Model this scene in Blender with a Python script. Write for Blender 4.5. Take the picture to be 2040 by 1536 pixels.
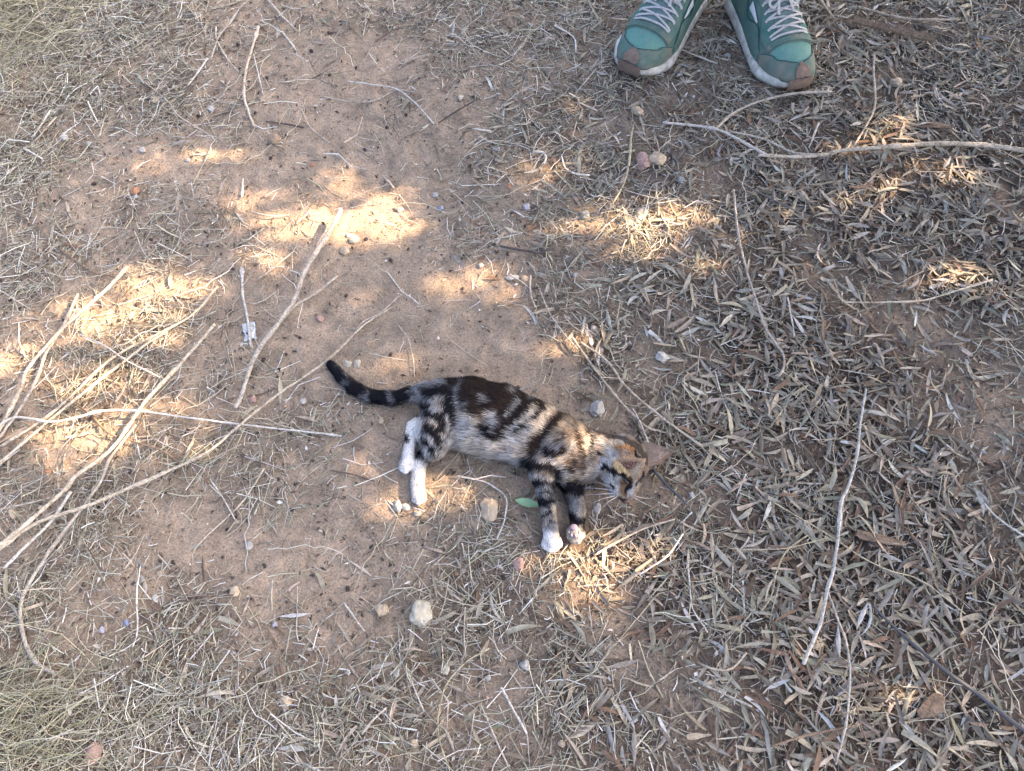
import bpy, math, random
import numpy as np
from mathutils import Vector, Matrix

for o in list(bpy.data.objects):
    bpy.data.objects.remove(o)
scene = bpy.context.scene
col = scene.collection
random.seed(7)
rng = np.random.default_rng(11)

# ------------------------------------------------------------------ camera
CAM_H, PITCH, FPX = 1.05, math.radians(63.0), 1541.0
cam_data = bpy.data.cameras.new('camera')
cam_data.sensor_fit = 'HORIZONTAL'
cam_data.sensor_width = 36.0
cam_data.lens = 36.0 * FPX / 2040.0
cam_data.clip_start = 0.05
cam_data.clip_end = 2000.0
cam = bpy.data.objects.new('camera', cam_data)
cam.location = (0, 0, CAM_H)
cam.rotation_euler = (math.pi / 2 - PITCH, 0, 0)
col.objects.link(cam)
scene.camera = cam

# ------------------------------------------------------------------ light
SUN_EL, SUN_AZ = math.radians(37.0), math.radians(14.0)     # azimuth from +X towards +Y
S = np.array([math.cos(SUN_EL) * math.cos(SUN_AZ), math.cos(SUN_EL) * math.sin(SUN_AZ), math.sin(SUN_EL)])
world = bpy.data.worlds.new('World')
scene.world = world
world.use_nodes = True
wn = world.node_tree
bg = wn.nodes['Background']
sky = wn.nodes.new('ShaderNodeTexSky')
sky.sky_type = 'NISHITA'
sky.sun_disc = False
sky.sun_elevation = SUN_EL
sky.sun_rotation = math.pi / 2 - SUN_AZ
sky.dust_density = 6.0
sky.air_density = 0.6
sky.ozone_density = 1.0
wn.links.new(sky.outputs[0], bg.inputs[0])
bg.inputs[1].default_value = 0.15
sun_data = bpy.data.lights.new('sun', 'SUN')
sun_data.energy = 5.0
sun_data.angle = math.radians(0.5)
sun_data.color = (1.0, 0.72, 0.47)
sun = bpy.data.objects.new('sun', sun_data)
sun.rotation_euler = Vector((-S[0], -S[1], -S[2])).to_track_quat('-Z', 'Y').to_euler()
sun.location = (4, 1, 5)
col.objects.link(sun)
scene.view_settings.view_transform = 'Standard'
scene.view_settings.look = 'None'
scene.view_settings.gamma = 1.0
scene.view_settings.exposure = 2.90

# ------------------------------------------------------------------ helpers
RF = np.array([0, math.cos(PITCH), -math.sin(PITCH)])
RU = np.array([0, math.sin(PITCH), math.cos(PITCH)])
RR = np.array([1.0, 0, 0])
CAM = np.array([0, 0, CAM_H])

def P(px, py, z=0.0):
    """point of the place at height z seen at a position of the photograph"""
    r = RF * FPX + RR * (px - 1020) - RU * (py - 768)
    return CAM + r * ((z - CAM_H) / r[2])

def proj(v):
    d = np.asarray(v) - CAM
    w = d @ RF
    return 1020 + FPX * (d @ RR) / w, 768 - FPX * (d @ RU) / w

def fast_mesh(name, verts, faces, colors=None, smooth=True):
    verts = np.ascontiguousarray(verts, dtype=np.float32).reshape(-1, 3)
    faces = np.ascontiguousarray(faces, dtype=np.int32)
    me = bpy.data.meshes.new(name)
    n, k = faces.shape
    me.vertices.add(len(verts))
    me.vertices.foreach_set('co', verts.ravel())
    me.loops.add(n * k)
    me.loops.foreach_set('vertex_index', faces.ravel())
    me.polygons.add(n)
    me.polygons.foreach_set('loop_start', np.arange(0, n * k, k, dtype=np.int32))
    me.polygons.foreach_set('loop_total', np.full(n, k, dtype=np.int32))
    me.polygons.foreach_set('use_smooth', np.full(n, smooth, dtype=bool))
    if colors is not None:
        c = np.ones((len(verts), 4), dtype=np.float32)
        c[:, :3] = np.asarray(colors, dtype=np.float32).reshape(-1, 3)
        at = me.attributes.new('Col', 'FLOAT_COLOR', 'POINT')
        at.data.foreach_set('color', c.ravel())
    me.update(calc_edges=True)
    me.validate()
    return me

def link(name, me, mat=None, parent=None, loc=None):
    o = bpy.data.objects.new(name, me)
    if mat is not None and me is not None and len(me.materials) == 0:
        me.materials.append(mat)
    col.objects.link(o)
    if loc is not None:
        o.location = loc
    if parent is not None:
        o.parent = parent
    return o

def tag(o, label=None, cat=None, group=None, kind=None):
    if label: o['label'] = label
    if cat: o['category'] = cat
    if group: o['group'] = group
    if kind: o['kind'] = kind
    return o

def empty(name, loc, label, cat, group=None):
    o = bpy.data.objects.new(name, None)
    o.empty_display_size = 0.02
    o.location = loc
    col.objects.link(o)
    return tag(o, label, cat, group)

def vnoise(x, y, seed=0):
    """smooth 2-D value noise in 0..1"""
    x = np.asarray(x, dtype=np.float64); y = np.asarray(y, dtype=np.float64)
    xi = np.floor(x).astype(np.int64); yi = np.floor(y).astype(np.int64)
    fx = x - xi; fy = y - yi
    fx = fx * fx * (3 - 2 * fx); fy = fy * fy * (3 - 2 * fy)
    def h(a, b):
        n = (a * 374761393 + b * 668265263 + seed * 974711) & 0xFFFFFFFF
        n = ((n ^ (n >> 13)) * 1274126177) & 0xFFFFFFFF
        return ((n ^ (n >> 16)) & 0xFFFF) / 65535.0
    return (h(xi, yi) * (1 - fx) + h(xi + 1, yi) * fx) * (1 - fy) + (h(xi, yi + 1) * (1 - fx) + h(xi + 1, yi + 1) * fx) * fy

def ground_z(x, y):
    x = np.asarray(x, float); y = np.asarray(y, float)
    h = 0.016 * (vnoise(x * 3.1, y * 3.1, 1) - 0.5) + 0.008 * (vnoise(x * 9, y * 9, 2) - 0.5)
    h += 0.0050 * (vnoise(x * 30, y * 30, 3) - 0.5)
    q = np.maximum(np.abs(x - 0.02) / 0.42, np.abs(y - 0.52) / 0.30)      # trodden flat where the kitten lies
    f = np.clip((q - 0.6) / 0.5, 0.12, 1.0)
    far = np.clip(1.0 - (np.hypot(x, y - 0.7) - 3) / 3, 0, 1)
    return h * f * far

# ------------------------------------------------------------------ materials
def mat(name, rough=0.8, spec=0.2):
    m = bpy.data.materials.new(name)
    m.use_nodes = True
    nt = m.node_tree
    b = nt.nodes['Principled BSDF']
    b.inputs['Roughness'].default_value = rough
    b.inputs['Specular IOR Level'].default_value = spec
    return m, nt, b

def noise_node(nt, scale, detail=4, coord='Object', rough=0.6):
    tc = nt.nodes.new('ShaderNodeTexCoord')
    n = nt.nodes.new('ShaderNodeTexNoise')
    n.inputs['Scale'].default_value = scale
    n.inputs['Detail'].default_value = detail
    n.inputs['Roughness'].default_value = rough
    nt.links.new(tc.outputs[coord], n.inputs['Vector'])
    return n

def ramp(nt, src, stops):
    r = nt.nodes.new('ShaderNodeValToRGB')
    e = r.color_ramp.elements
    while len(e) < len(stops):
        e.new(0.5)
    for k, (p, c) in enumerate(stops):
        e[k].position = p
        e[k].color = (*c, 1) if len(c) == 3 else c
    nt.links.new(src, r.inputs[0])
    return r

def mix(nt, a, b, fac, mode='MIX'):
    m = nt.nodes.new('ShaderNodeMix')
    m.data_type = 'RGBA'
    m.blend_type = mode
    for s, v in ((0, fac), (6, a), (7, b)):
        if hasattr(v, 'is_linked') or hasattr(v, 'links'):
            nt.links.new(v, m.inputs[s])
        elif s == 0:
            m.inputs[0].default_value = v
        else:
            m.inputs[s].default_value = (*v, 1)
    return m.outputs[2]

def bump(nt, b, src, strength, dist):
    n = nt.nodes.new('ShaderNodeBump')
    n.inputs['Strength'].default_value = strength
    n.inputs['Distance'].default_value = dist
    nt.links.new(src, n.inputs['Height'])
    nt.links.new(n.outputs[0], b.inputs['Normal'])

def col_mat(name, rough=0.8, spec=0.2, nscale=0, namt=0.3, bmp=0.0):
    """material that takes its colour from the mesh's own Col attribute, broken up with noise"""
    m, nt, b = mat(name, rough, spec)
    at = nt.nodes.new('ShaderNodeAttribute')
    at.attribute_name = 'Col'
    out = at.outputs['Color']
    if nscale:
        n = noise_node(nt, nscale, 5)
        r = ramp(nt, n.outputs[0], [(0.3, (1 - namt,) * 3), (0.7, (1 + namt * 0.6,) * 3)])
        out = mix(nt, out, r.outputs[0], 1.0, 'MULTIPLY')
        if bmp:
            bump(nt, b, n.outputs[0], bmp, 0.001)
    nt.links.new(out, b.inputs['Base Color'])
    return m

def plain_mat(name, c0, c1, scale, rough=0.8, spec=0.2, bmp=0.3, dist=0.001, vary=0.0, stretch=None):
    m, nt, b = mat(name, rough, spec)
    n = noise_node(nt, scale, 6)
    if stretch:
        mp = nt.nodes.new('ShaderNodeMapping')
        mp.inputs['Scale'].default_value = stretch
        src = n.inputs['Vector'].links[0].from_socket
        nt.links.new(src, mp.inputs[0]); nt.links.new(mp.outputs[0], n.inputs['Vector'])
    r = ramp(nt, n.outputs[0], [(0.32, c0), (0.68, c1)])
    out = r.outputs[0]
    if vary:
        oi = nt.nodes.new('ShaderNodeObjectInfo')
        v = ramp(nt, oi.outputs['Random'], [(0, (1 - vary,) * 3), (1, (1 + vary,) * 3)])
        out = mix(nt, out, v.outputs[0], 1.0, 'MULTIPLY')
    nt.links.new(out, b.inputs['Base Color'])
    if bmp:
        bump(nt, b, n.outputs[0], bmp, dist)
    return m

# ------------------------------------------------------------------ where litter lies (16 x 12 cells of the view)
def grid(txt):
    return np.array([[int(c) for c in row] for row in txt.split()], float) / 9.0
STRAW = grid("""9863224567555678 8773212346567777 8322112356666666 4554311458855556 5664211245544456 6774111125655433
4554431113665532 6665322335666663 6642223667665555 8764335655554555 9887655555535555 9988765555556555""")
LEAF = grid("""1111111123336777 1111001123456788 1000000123567889 1111000112357889 1110000013557767 1110000014579843
1111100002568853 1111000012467894 1111000125668998 2222112334547999 2222222223448999 2222222224568999""")

def sample_map(M, px, py):
    gx = np.clip(px / 127.5 - 0.5, 0, 14.999); gy = np.clip(py / 128 - 0.5, 0, 10.999)
    i = gx.astype(int); j = gy.astype(int); fx = gx - i; fy = gy - j
    return (M[j, i] * (1 - fx) + M[j, i + 1] * fx) * (1 - fy) + (M[j + 1, i] * (1 - fx) + M[j + 1, i + 1] * fx) * fy

def density(M, x, y):
    px, py = proj(np.stack([x, np.minimum(np.maximum(y, 0.0), 1.9), np.zeros_like(x)], -1))
    v = sample_map(M, px, py)
    return np.clip(v * (0.45 + 1.1 * vnoise(x * 14, y * 14, 9)), 0, 1.3)

def scatter(M, n, power=1.0, outer=0.16):
    """n places on the ground, thick where the map M is high; thinning out beyond the part the photograph shows"""
    X, Y = [], []
    got = 0
    while got < n:
        a = rng.uniform(-2.6, 2.6, n * 2); b = rng.uniform(-0.9, 3.1, n * 2)
        ex = np.maximum(np.abs(a) - (0.66 + 0.38 * b), np.maximum(b - 1.55, -0.12 - b))       # metres outside the view
        w = np.where(ex < 0, 1.0, outer + (1 - outer) * np.exp(-(ex / 0.12) ** 2)) * np.clip((1.35 - ex) / 0.9, 0, 1)
        k = rng.random(n * 2) < w
        a, b = a[k], b[k]
        px, py = proj(np.stack([a, b, 0 * a], -1))
        k = rng.random(len(a)) < density(M, a, b) ** power
        for (x0, y0, x1, y1) in ((1065, 1000, 1178, 1100), (786, 832, 858, 1006), (1186, 925, 1292, 1004)):   # swept aside by paws and face
            k &= ~((px > x0) & (px < x1) & (py > y0) & (py < y1))
        X.append(a[k]); Y.append(b[k]); got += k.sum()
    return np.concatenate(X)[:n], np.concatenate(Y)[:n]

PLACES = [(1440,120,'around the shoes'),(1750,300,'near the long right branch'),(220,720,'by the left stick heap'),(580,620,'by the forked branch'),
 (120,90,'in the top left grass'),(800,130,'on the bare soil at the top'),(1230,450,'by the central sun fleck'),(1510,600,'by the long grey stem'),
 (1880,600,'by the sun fleck at the right edge'),(1380,930,'right of the kitten face'),(1130,1170,'below the front paws'),(1680,1120,'by the split pale twig'),
 (1900,1330,'by the long black strip'),(1400,1440,'at the bottom right of centre'),(930,1420,'by the curving olive stalk at the bottom'),(800,1230,'by the cream block stone'),
 (250,1420,'in the bottom left straw'),(430,1090,'on the lower left soil'),(900,1030,'below the kitten belly'),(250,320,'on the upper left soil'),(740,430,'by the brightest sun fleck'),
 (1250,760,'behind the kitten back'),(1880,880,'on the bare patch at the right edge'),(1600,60,'right of the right shoe'),(1100,200,'below the left shoe')]
def where(x, y):
    px, py = proj(np.array([x, y, 0.0]))
    return min(PLACES, key=lambda p: (p[0] - px) ** 2 + (p[1] - py) ** 2)[2]
def tone_word(c):
    m = float(np.mean(c))
    if c[0] > 1.75 * c[2]: return 'brown' if m > .08 else 'dark brown'
    return 'silvery' if m > .36 else 'pale' if m > .26 else 'grey-tan' if m > .16 else 'dark grey'
# ------------------------------------------------------------------ ground: one sheet, fine in view, reaching far out
def soil_material():
    m, nt, b = mat('dry_soil', 0.95, 0.1)
    big = noise_node(nt, 3.2, 5)
    mid = noise_node(nt, 26, 6, rough=0.7)
    fine = noise_node(nt, 330, 4, rough=0.75)
    c1 = ramp(nt, big.outputs[0], [(0.35, (0.252, 0.200, 0.149)), (0.62, (0.316, 0.243, 0.176))])
    c2 = ramp(nt, mid.outputs[0], [(0.30, (0.60, 0.60, 0.61)), (0.70, (1.20, 1.18, 1.16))])
    c3 = ramp(nt, fine.outputs[0], [(0.32, (0.46, 0.46, 0.47)), (0.50, (1, 1, 1)), (0.68, (1.28, 1.27, 1.25))])
    o = mix(nt, c1.outputs[0], c2.outputs[0], 1.0, 'MULTIPLY')
    o = mix(nt, o, c3.outputs[0], 1.0, 'MULTIPLY')
    humus_shade = nt.nodes.new('ShaderNodeAttribute'); humus_shade.attribute_name = 'Col'      # share of humus and of painted shade under the litter
    sep = nt.nodes.new('ShaderNodeSeparateColor'); nt.links.new(humus_shade.outputs['Color'], sep.inputs[0])
    dark = mix(nt, o, (0.30, 0.29, 0.30), 1.0, 'MULTIPLY')  # humus colour, deepened to imitate shadow in the litter gaps
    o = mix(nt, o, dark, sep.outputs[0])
    tc = nt.nodes.new('ShaderNodeTexCoord')
    vor = nt.nodes.new('ShaderNodeTexVoronoi'); vor.inputs['Scale'].default_value = 120
    nt.links.new(tc.outputs['Object'], vor.inputs['Vector'])
    sp = ramp(nt, vor.outputs['Distance'], [(0.10, (1, 1, 1)), (0.17, (0, 0, 0))])
    sel = ramp(nt, vor.outputs['Color'], [(0.80, (0, 0, 0)), (0.82, (1, 1, 1))])
    fac = mix(nt, sp.outputs[0], sel.outputs[0], 1.0, 'MULTIPLY')
    tone = ramp(nt, vor.outputs['Color'], [(0.84, (0.06, 0.045, 0.04)), (0.93, (0.16, 0.12, 0.09)), (0.97, (0.5, 0.45, 0.38))])
    o = mix(nt, o, tone.outputs[0], fac)
    nt.links.new(o, b.inputs['Base Color'])
    ad = nt.nodes.new('ShaderNodeMath'); ad.operation = 'MULTIPLY_ADD'
    ad.inputs[1].default_value = 0.45
    nt.links.new(fine.outputs[0], ad.inputs[0]); nt.links.new(mid.outputs[0], ad.inputs[2])
    bump(nt, b, ad.outputs[0], 0.9, 0.006)
    return m

def build_ground():
    gx = np.concatenate([-np.geomspace(500, 1.54, 40), np.linspace(-1.5, 1.5, 520), np.geomspace(1.54, 500, 40)])
    gy = np.concatenate([-np.geomspace(500, 0.34, 40), np.linspace(-0.3, 1.9, 380), np.geomspace(1.94, 500, 40)])
    X, Y = np.meshgrid(gx, gy)
    Z = ground_z(X, Y)
    near = (np.abs(X) < 1.5) & (Y > -0.3) & (Y < 1.9)
    lump = np.clip(vnoise(X * 62, Y * 62, 5) - 0.60, 0, 1) * 0.010 + (vnoise(X * 110, Y * 110, 6) - 0.5) * 0.0022
    Z = Z + np.where(near, lump, 0)
    V = np.stack([X, Y, Z], -1).reshape(-1, 3)
    ny, nx = X.shape
    idx = np.arange(nx * ny).reshape(ny, nx)
    F = np.stack([idx[:-1, :-1], idx[:-1, 1:], idx[1:, 1:], idx[1:, :-1]], -1).reshape(-1, 4)
    humus_shade = np.zeros(len(V))
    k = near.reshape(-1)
    humus_shade[k] = np.clip(density(LEAF, V[k, 0], V[k, 1]) * 1.1 + 0.25 * density(STRAW, V[k, 0], V[k, 1]) - 0.12, 0, 1)
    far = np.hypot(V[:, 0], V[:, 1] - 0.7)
    humus_shade[~k] = (np.clip(density(LEAF, V[~k, 0], V[~k, 1]) * 1.1 + 0.1, 0, 1) * np.clip(1 - (far[~k] - 1.6) / 1.5, 0, 1) + 0.25 * np.clip((far[~k] - 1.6) / 1.5, 0, 1))
    C = np.stack([humus_shade] * 3, -1)
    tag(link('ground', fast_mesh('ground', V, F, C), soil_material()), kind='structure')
build_ground()

# ------------------------------------------------------------------ olive tree to the right, out of view: it casts the dappled shade
# gaps in the crown: photograph position of the sun fleck on the ground, its half size, how open the gap is
FLECKS = [
 (742,430,78,46,1.0),(640,445,110,38,.55),(505,400,80,18,.33),(640,365,60,22,.30),(615,462,55,20,.6),(545,535,45,24,.6),
 (310,600,80,40,1.0),(240,642,94,40,1.0),(375,590,45,34,.5),(110,625,36,20,.4),(190,672,55,22,.6),(300,640,110,45,.35),
 (150,765,120,34,.40),(165,880,110,34,.48),(265,832,140,24,.40),(5,745,22,40,.4),(330,880,90,30,.36),(60,690,50,30,.2),
 (1225,468,92,32,1.0),(1350,430,62,22,.62),(1090,465,80,16,.40),(1290,508,70,20,.5),(1180,490,60,20,.5),(1240,420,60,14,.4),
 (925,540,80,24,.38),(950,582,70,22,.36),(870,560,30,18,.3),(1100,315,74,40,.25),(1140,225,50,16,.32),(1060,352,55,22,.34),(1150,265,50,20,.2),
 (1750,252,40,14,.36),(1710,302,60,11,.36),(1860,352,46,18,.5),(1700,412,56,20,.5),(1775,372,40,14,.3),(1565,440,46,16,.34),(1495,505,46,22,.34),
 (1600,542,50,18,.24),(1385,530,56,20,.34),(1880,562,70,18,.55),(1820,600,46,16,.25),(1130,690,46,30,.42),(1045,605,50,18,.28),(1180,735,30,18,.3),
 (836,985,34,40,1.0,.02),(868,985,36,36,.55),(930,985,52,30,.30),(764,962,30,28,.6),(1080,830,55,36,.34,.07),(1180,880,40,26,.40,.06),(1268,915,18,13,.30,.075),(1268,938,16,14,.42,.08),(1310,905,22,12,.2,.045),(870,850,40,20,.22,.06),
 (1150,1098,56,30,.62),(1180,1165,66,34,.6),(1045,1120,50,14,.5),(1262,1108,54,22,.5),(1140,1195,30,26,.5),(1240,1165,40,18,.4),
 (1600,1302,26,26,.65),(1556,1290,18,22,.6),(1680,1412,30,16,.34),(1785,1392,52,22,.42),(1885,1382,24,10,.36),
 (690,605,50,20,.2),(780,742,46,18,.3),(845,738,30,14,.25),(250,332,56,14,.28),(460,300,56,14,.40),(300,300,40,12,.2),(225,365,46,16,.26),
 (715,900,50,24,.28),(540,830,60,20,.2),(560,930,40,20,.18),(700,990,40,20,.18)]
def fleck_open(px, py):
    t = np.zeros_like(px)
    for (cx, cy, a, b, v, *hz) in FLECKS:
        if hz:                                       # a fleck that falls on the kitten: follow the ray down to the soil
            q = P(cx, cy, hz[0]); q = q - S * (q[2] / S[2]); cx, cy = proj(q)
        d = ((px - cx) / (a * 1.25 + 9)) ** 2 + ((py - cy) / (b * 1.25 + 9)) ** 2
        t = np.maximum(t, min(1.0, v * 1.62) * np.exp(-d ** 1.45))
    return t

CROWN_D = 3.45
def build_tree():
    c = np.array([0.05, 0.72, 0.0]) + S * CROWN_D
    bx, by = c[0] + 0.1, c[1] + 0.25
    tree = empty('olive_tree', (bx, by, 0), 'olive tree standing to the right whose crown throws dappled shade on the ground', 'tree')
    bark = plain_mat('olive_bark', (0.10, 0.085, 0.07), (0.2, 0.175, 0.15), 22, 0.95, 0.1, 0.8, 0.01)
    V, F = [], []
    def limb(pts, r0, r1):
        pts = [np.array(p, float) for p in pts]
        b0 = len(V); n = 9
        for k, p in enumerate(pts):
            t = pts[min(k + 1, len(pts) - 1)] - pts[max(k - 1, 0)]
            t /= np.linalg.norm(t)
            u = np.cross(t, [0.31, 0.9, 0.1]); u /= np.linalg.norm(u); w = np.cross(t, u)
            r = r0 + (r1 - r0) * k / (len(pts) - 1)
            for a in range(n):
                an = 2 * math.pi * a / n
                V.append(p + (u * math.cos(an) + w * math.sin(an)) * r * (1 + 0.12 * math.sin(3 * an + k)))
        for k in range(len(pts) - 1):
            for a in range(n):
                F.append((b0 + k * n + a, b0 + k * n + (a + 1) % n, b0 + (k + 1) * n + (a + 1) % n, b0 + (k + 1) * n + a))
    rel = lambda x, y, z: (x, y, z)
    h = c[2] - 0.8
    limb([rel(0, 0, -0.1), rel(0.02, 0, 0.3), rel(-0.03, 0.03, h * 0.55), rel(0, 0, h)], 0.17, 0.11)
    made = 0
    for a in rng.uniform(0, 6.283, 400):
        e = rng.uniform(0.5, 1.7)
        pts = [rel(0, 0, h - 0.1), rel(0.3 * math.cos(a), 0.3 * math.sin(a), h + 0.3 * e), rel(0.75 * math.cos(a + .15), 0.75 * math.sin(a + .15), h + 0.75 * e), rel(1.15 * math.cos(a + .3), 1.15 * math.sin(a + .3), h + 1.0 * e)]
        q = np.concatenate([np.linspace(pts[i], pts[i + 1], 25) for i in range(3)]) + np.array([bx, by, 0])
        g = q - S * (q[:, 2] / S[2])[:, None]
        px, py = proj(g)
        if fleck_open(px, py).max() > 0.12:            # a limb here would fill a gap of the crown
            continue
        limb(pts, 0.034, 0.008); made += 1
        if made == 7: break
    trunk_v = np.array(V)
    # branches that would cross a gap are left where the crown shades
    link('trunk', fast_mesh('trunk', trunk_v, np.array(F)), bark, tree)
    # leaves
    N = 185000
    d = rng.normal(size=(N, 3)); d /= np.linalg.norm(d, axis=1)[:, None]
    rad = rng.random(N) ** 0.42
    R = np.array([1.75, 2.05, 1.25])
    pos = c + d * rad[:, None] * R * (0.86 + 0.28 * vnoise(d[:, 0] * 2.2 + 5, d[:, 1] * 2.2 + d[:, 2] * 2.2, 21))[:, None]
    g = pos - S * (pos[:, 2] / S[2])[:, None]
    px, py = proj(g)
    ok = (g - CAM) @ RF > 0.3
    T = np.where(ok, fleck_open(px, py), 0)
    out = (px < -250) | (px > 2290) | (py < -260) | (py > 1800) | ~ok
    T = np.where(out, np.clip(vnoise(g[:, 0] * 4, g[:, 1] * 7, 33) * 2.4 - 1.55, 0, 0.9), T)
    keep = rng.random(N) < np.clip(np.log(np.maximum(T, 0.004)) / math.log(0.004), 0, 1) ** 1.15
    keep &= pos[:, 2] > 0.9
    pos = pos[keep]; n = len(pos)
    ax = rng.normal(size=(n, 3)); ax /= np.linalg.norm(ax, axis=1)[:, None]
    sd = np.cross(ax, rng.normal(size=(n, 3))); sd /= np.linalg.norm(sd, axis=1)[:, None]
    L = rng.uniform(0.05, 0.092, n)[:, None]; W = L * rng.uniform(0.115, 0.16, n)[:, None]
    Vv = np.stack([pos - ax * L / 2, pos + sd * W, pos + ax * L / 2, pos - sd * W], 1).reshape(-1, 3)
    Fv = np.arange(n * 4).reshape(n, 4)
    tone = rng.uniform(0.7, 1.3, n)[:, None] * np.array([0.075, 0.095, 0.045])
    me = fast_mesh('crown', Vv - np.array([bx, by, 0]), Fv, np.repeat(tone, 4, axis=0), False)
    o = link('crown', me, col_mat('olive_leaf', 0.6, 0.3), tree)
    o['kind'] = 'stuff'
build_tree()
# ------------------------------------------------------------------ litter
def palette(n, cols, w, spread=0.22):
    c = np.array(cols)[rng.choice(len(cols), n, p=np.array(w) / sum(w))]
    return c * rng.uniform(1 - spread, 1 + spread, (n, 1)) * rng.uniform(0.96, 1.04, (n, 3))
LEAF_COLS = [(.25,.215,.16),(.33,.295,.235),(.12,.082,.056),(.17,.138,.104),(.20,.185,.13),(.14,.085,.056),(.28,.235,.175),(.40,.38,.34)]
LEAF_W = [26, 14, 14, 24, 9, 5, 20, 3]
STRAW_COLS = [(.42,.38,.29),(.33,.30,.225),(.20,.17,.125),(.54,.51,.44),(.28,.275,.19),(.12,.09,.065),(.60,.58,.54)]
STRAW_W = [28, 24, 14, 14, 8, 8, 4]

def rot_frames(n, yaw, pitch, roll):
    cy, sy, cp, sp, cr, sr = np.cos(yaw), np.sin(yaw), np.cos(pitch), np.sin(pitch), np.cos(roll), np.sin(roll)
    a = np.stack([cy * cp, sy * cp, sp], -1)
    b0 = np.stack([-sy, cy, np.zeros(n)], -1)
    c0 = np.cross(a, b0)
    b = b0 * cr[:, None] + c0 * sr[:, None]
    return a, b, np.cross(a, b)

def leaf_arrays(n, L, W):
    """curled lance-shaped leaves in their own frame: (n, 6*3, 3), faces"""
    s = np.array([0.0, 0.14, 0.36, 0.62, 0.85, 1.0])
    prof = np.array([0.10, 0.62, 1.0, 0.86, 0.42, 0.03])
    cut = np.where(rng.random(n) < 0.38, rng.uniform(0.45, 0.9, n), 1.0)         # broken leaves end bluntly
    wprof = np.interp(s[None] * cut[:, None], s, prof)
    bend = rng.normal(0, 0.30, n)[:, None]; bow = rng.normal(0, 0.055, n)[:, None]
    fold = rng.uniform(-0.8, 1.0, n)[:, None]; tw = rng.normal(0, 0.6, n)[:, None]
    x = (s[None] - 0.5) * L[:, None]
    zc = bend * L[:, None] * ((s[None] - 0.5) ** 2 - 0.08)
    yc = bow * L[:, None] * (1 - (2 * s[None] - 1) ** 2)
    hw = wprof * rng.uniform(0.72, 1.15, (n, 6)) * W[:, None] * 0.5 * np.sqrt(1 - np.clip(np.abs(fold), 0, .9) ** 2 * 0.6)
    V = np.zeros((n, 6, 3, 3))
    an = tw * (s[None] - 0.5)
    for k, sd in enumerate((-1, 0, 1)):
        e = abs(sd) * hw * fold
        V[:, :, k, 0] = x
        V[:, :, k, 1] = yc + sd * hw * np.cos(an) - e * np.sin(an)
        V[:, :, k, 2] = zc + sd * hw * np.sin(an) + e * np.cos(an)
    f = []
    for i in range(5):
        for k in range(2):
            f.append((i * 3 + k, i * 3 + 3 + k, i * 3 + 4 + k, i * 3 + 1 + k))
    return V.reshape(n, 18, 3), np.array(f)

def place(V, F, pos, yaw, pitch, roll):
    n, m, _ = V.shape
    a, b, c = rot_frames(n, yaw, pitch, roll)
    W = V[:, :, 0:1] * a[:, None] + V[:, :, 1:2] * b[:, None] + V[:, :, 2:3] * c[:, None] + pos[:, None]
    return W.reshape(-1, 3), (F[None] + (np.arange(n) * m)[:, None, None]).reshape(-1, F.shape[1])

def lift_clear(V, n):
    """raise each piece so that its lowest point touches the soil"""
    V = V.reshape(n, -1, 3)
    low = (V[:, :, 2] - ground_z(V[:, :, 0], V[:, :, 1])).min(axis=1)
    V[:, :, 2] += np.maximum(-low - 0.001, 0)[:, None]
    return V.reshape(-1, 3)

leaf_mat = col_mat('dry_leaf', 0.75, 0.25, 140, 0.35, 0.2)
straw_mat = col_mat('dry_straw', 0.7, 0.25, 90, 0.3)

def build_leaf_litter():
    n = 27000
    x, y = scatter(LEAF, n, 1.25)
    d = density(LEAF, x, y)
    L = 0.009 + 0.038 * rng.random(n) ** 1.4; W = np.minimum(L * rng.uniform(0.10, 0.26, n), 0.0076)
    V, F = leaf_arrays(n, L, W)
    z = ground_z(x, y) + 0.002 + rng.random(n) ** 1.3 * 0.012 * np.clip(d * 1.3, 0.1, 1)
    V, F = place(V, F, np.stack([x, y, z], -1), rng.uniform(0, 6.283, n), rng.normal(0, 0.13, n), rng.normal(0, 0.4, n))
    V = lift_clear(V, n)
    C = np.repeat(palette(n, LEAF_COLS, LEAF_W), 18, axis=0)
    tag(link('leaf_litter', fast_mesh('leaf_litter', V, F, C), leaf_mat), kind='stuff')

def straw_arrays(n, L, R, curve=0.35, st=4):
    s = np.linspace(0, 1, st)
    b1 = rng.normal(0, curve, n)[:, None]; b2 = rng.normal(0, curve * 0.35, n)[:, None]
    x = (s[None] - 0.5) * L[:, None]
    yc = b1 * L[:, None] * ((s[None] - 0.5) ** 2 - 0.08) + rng.normal(0, 0.02, (n, st)) * L[:, None]
    zc = b2 * L[:, None] * ((s[None] - 0.5) ** 2 - 0.08)
    V = np.zeros((n, st, 3, 3))
    flat = rng.uniform(0.35, 1.0, n)[:, None]
    for k in range(3):
        a = 2 * math.pi * k / 3
        rr = R[:, None] * (1 - 0.35 * s[None])
        V[:, :, k, 0] = x
        V[:, :, k, 1] = yc + rr * math.cos(a)
        V[:, :, k, 2] = zc + rr * math.sin(a) * flat
    f = []
    for i in range(st - 1):
        for k in range(3):
            f.append((i * 3 + k, i * 3 + 3 + k, i * 3 + 3 + (k + 1) % 3, i * 3 + (k + 1) % 3))
    return V.reshape(n, st * 3, 3), np.array(f)

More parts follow.
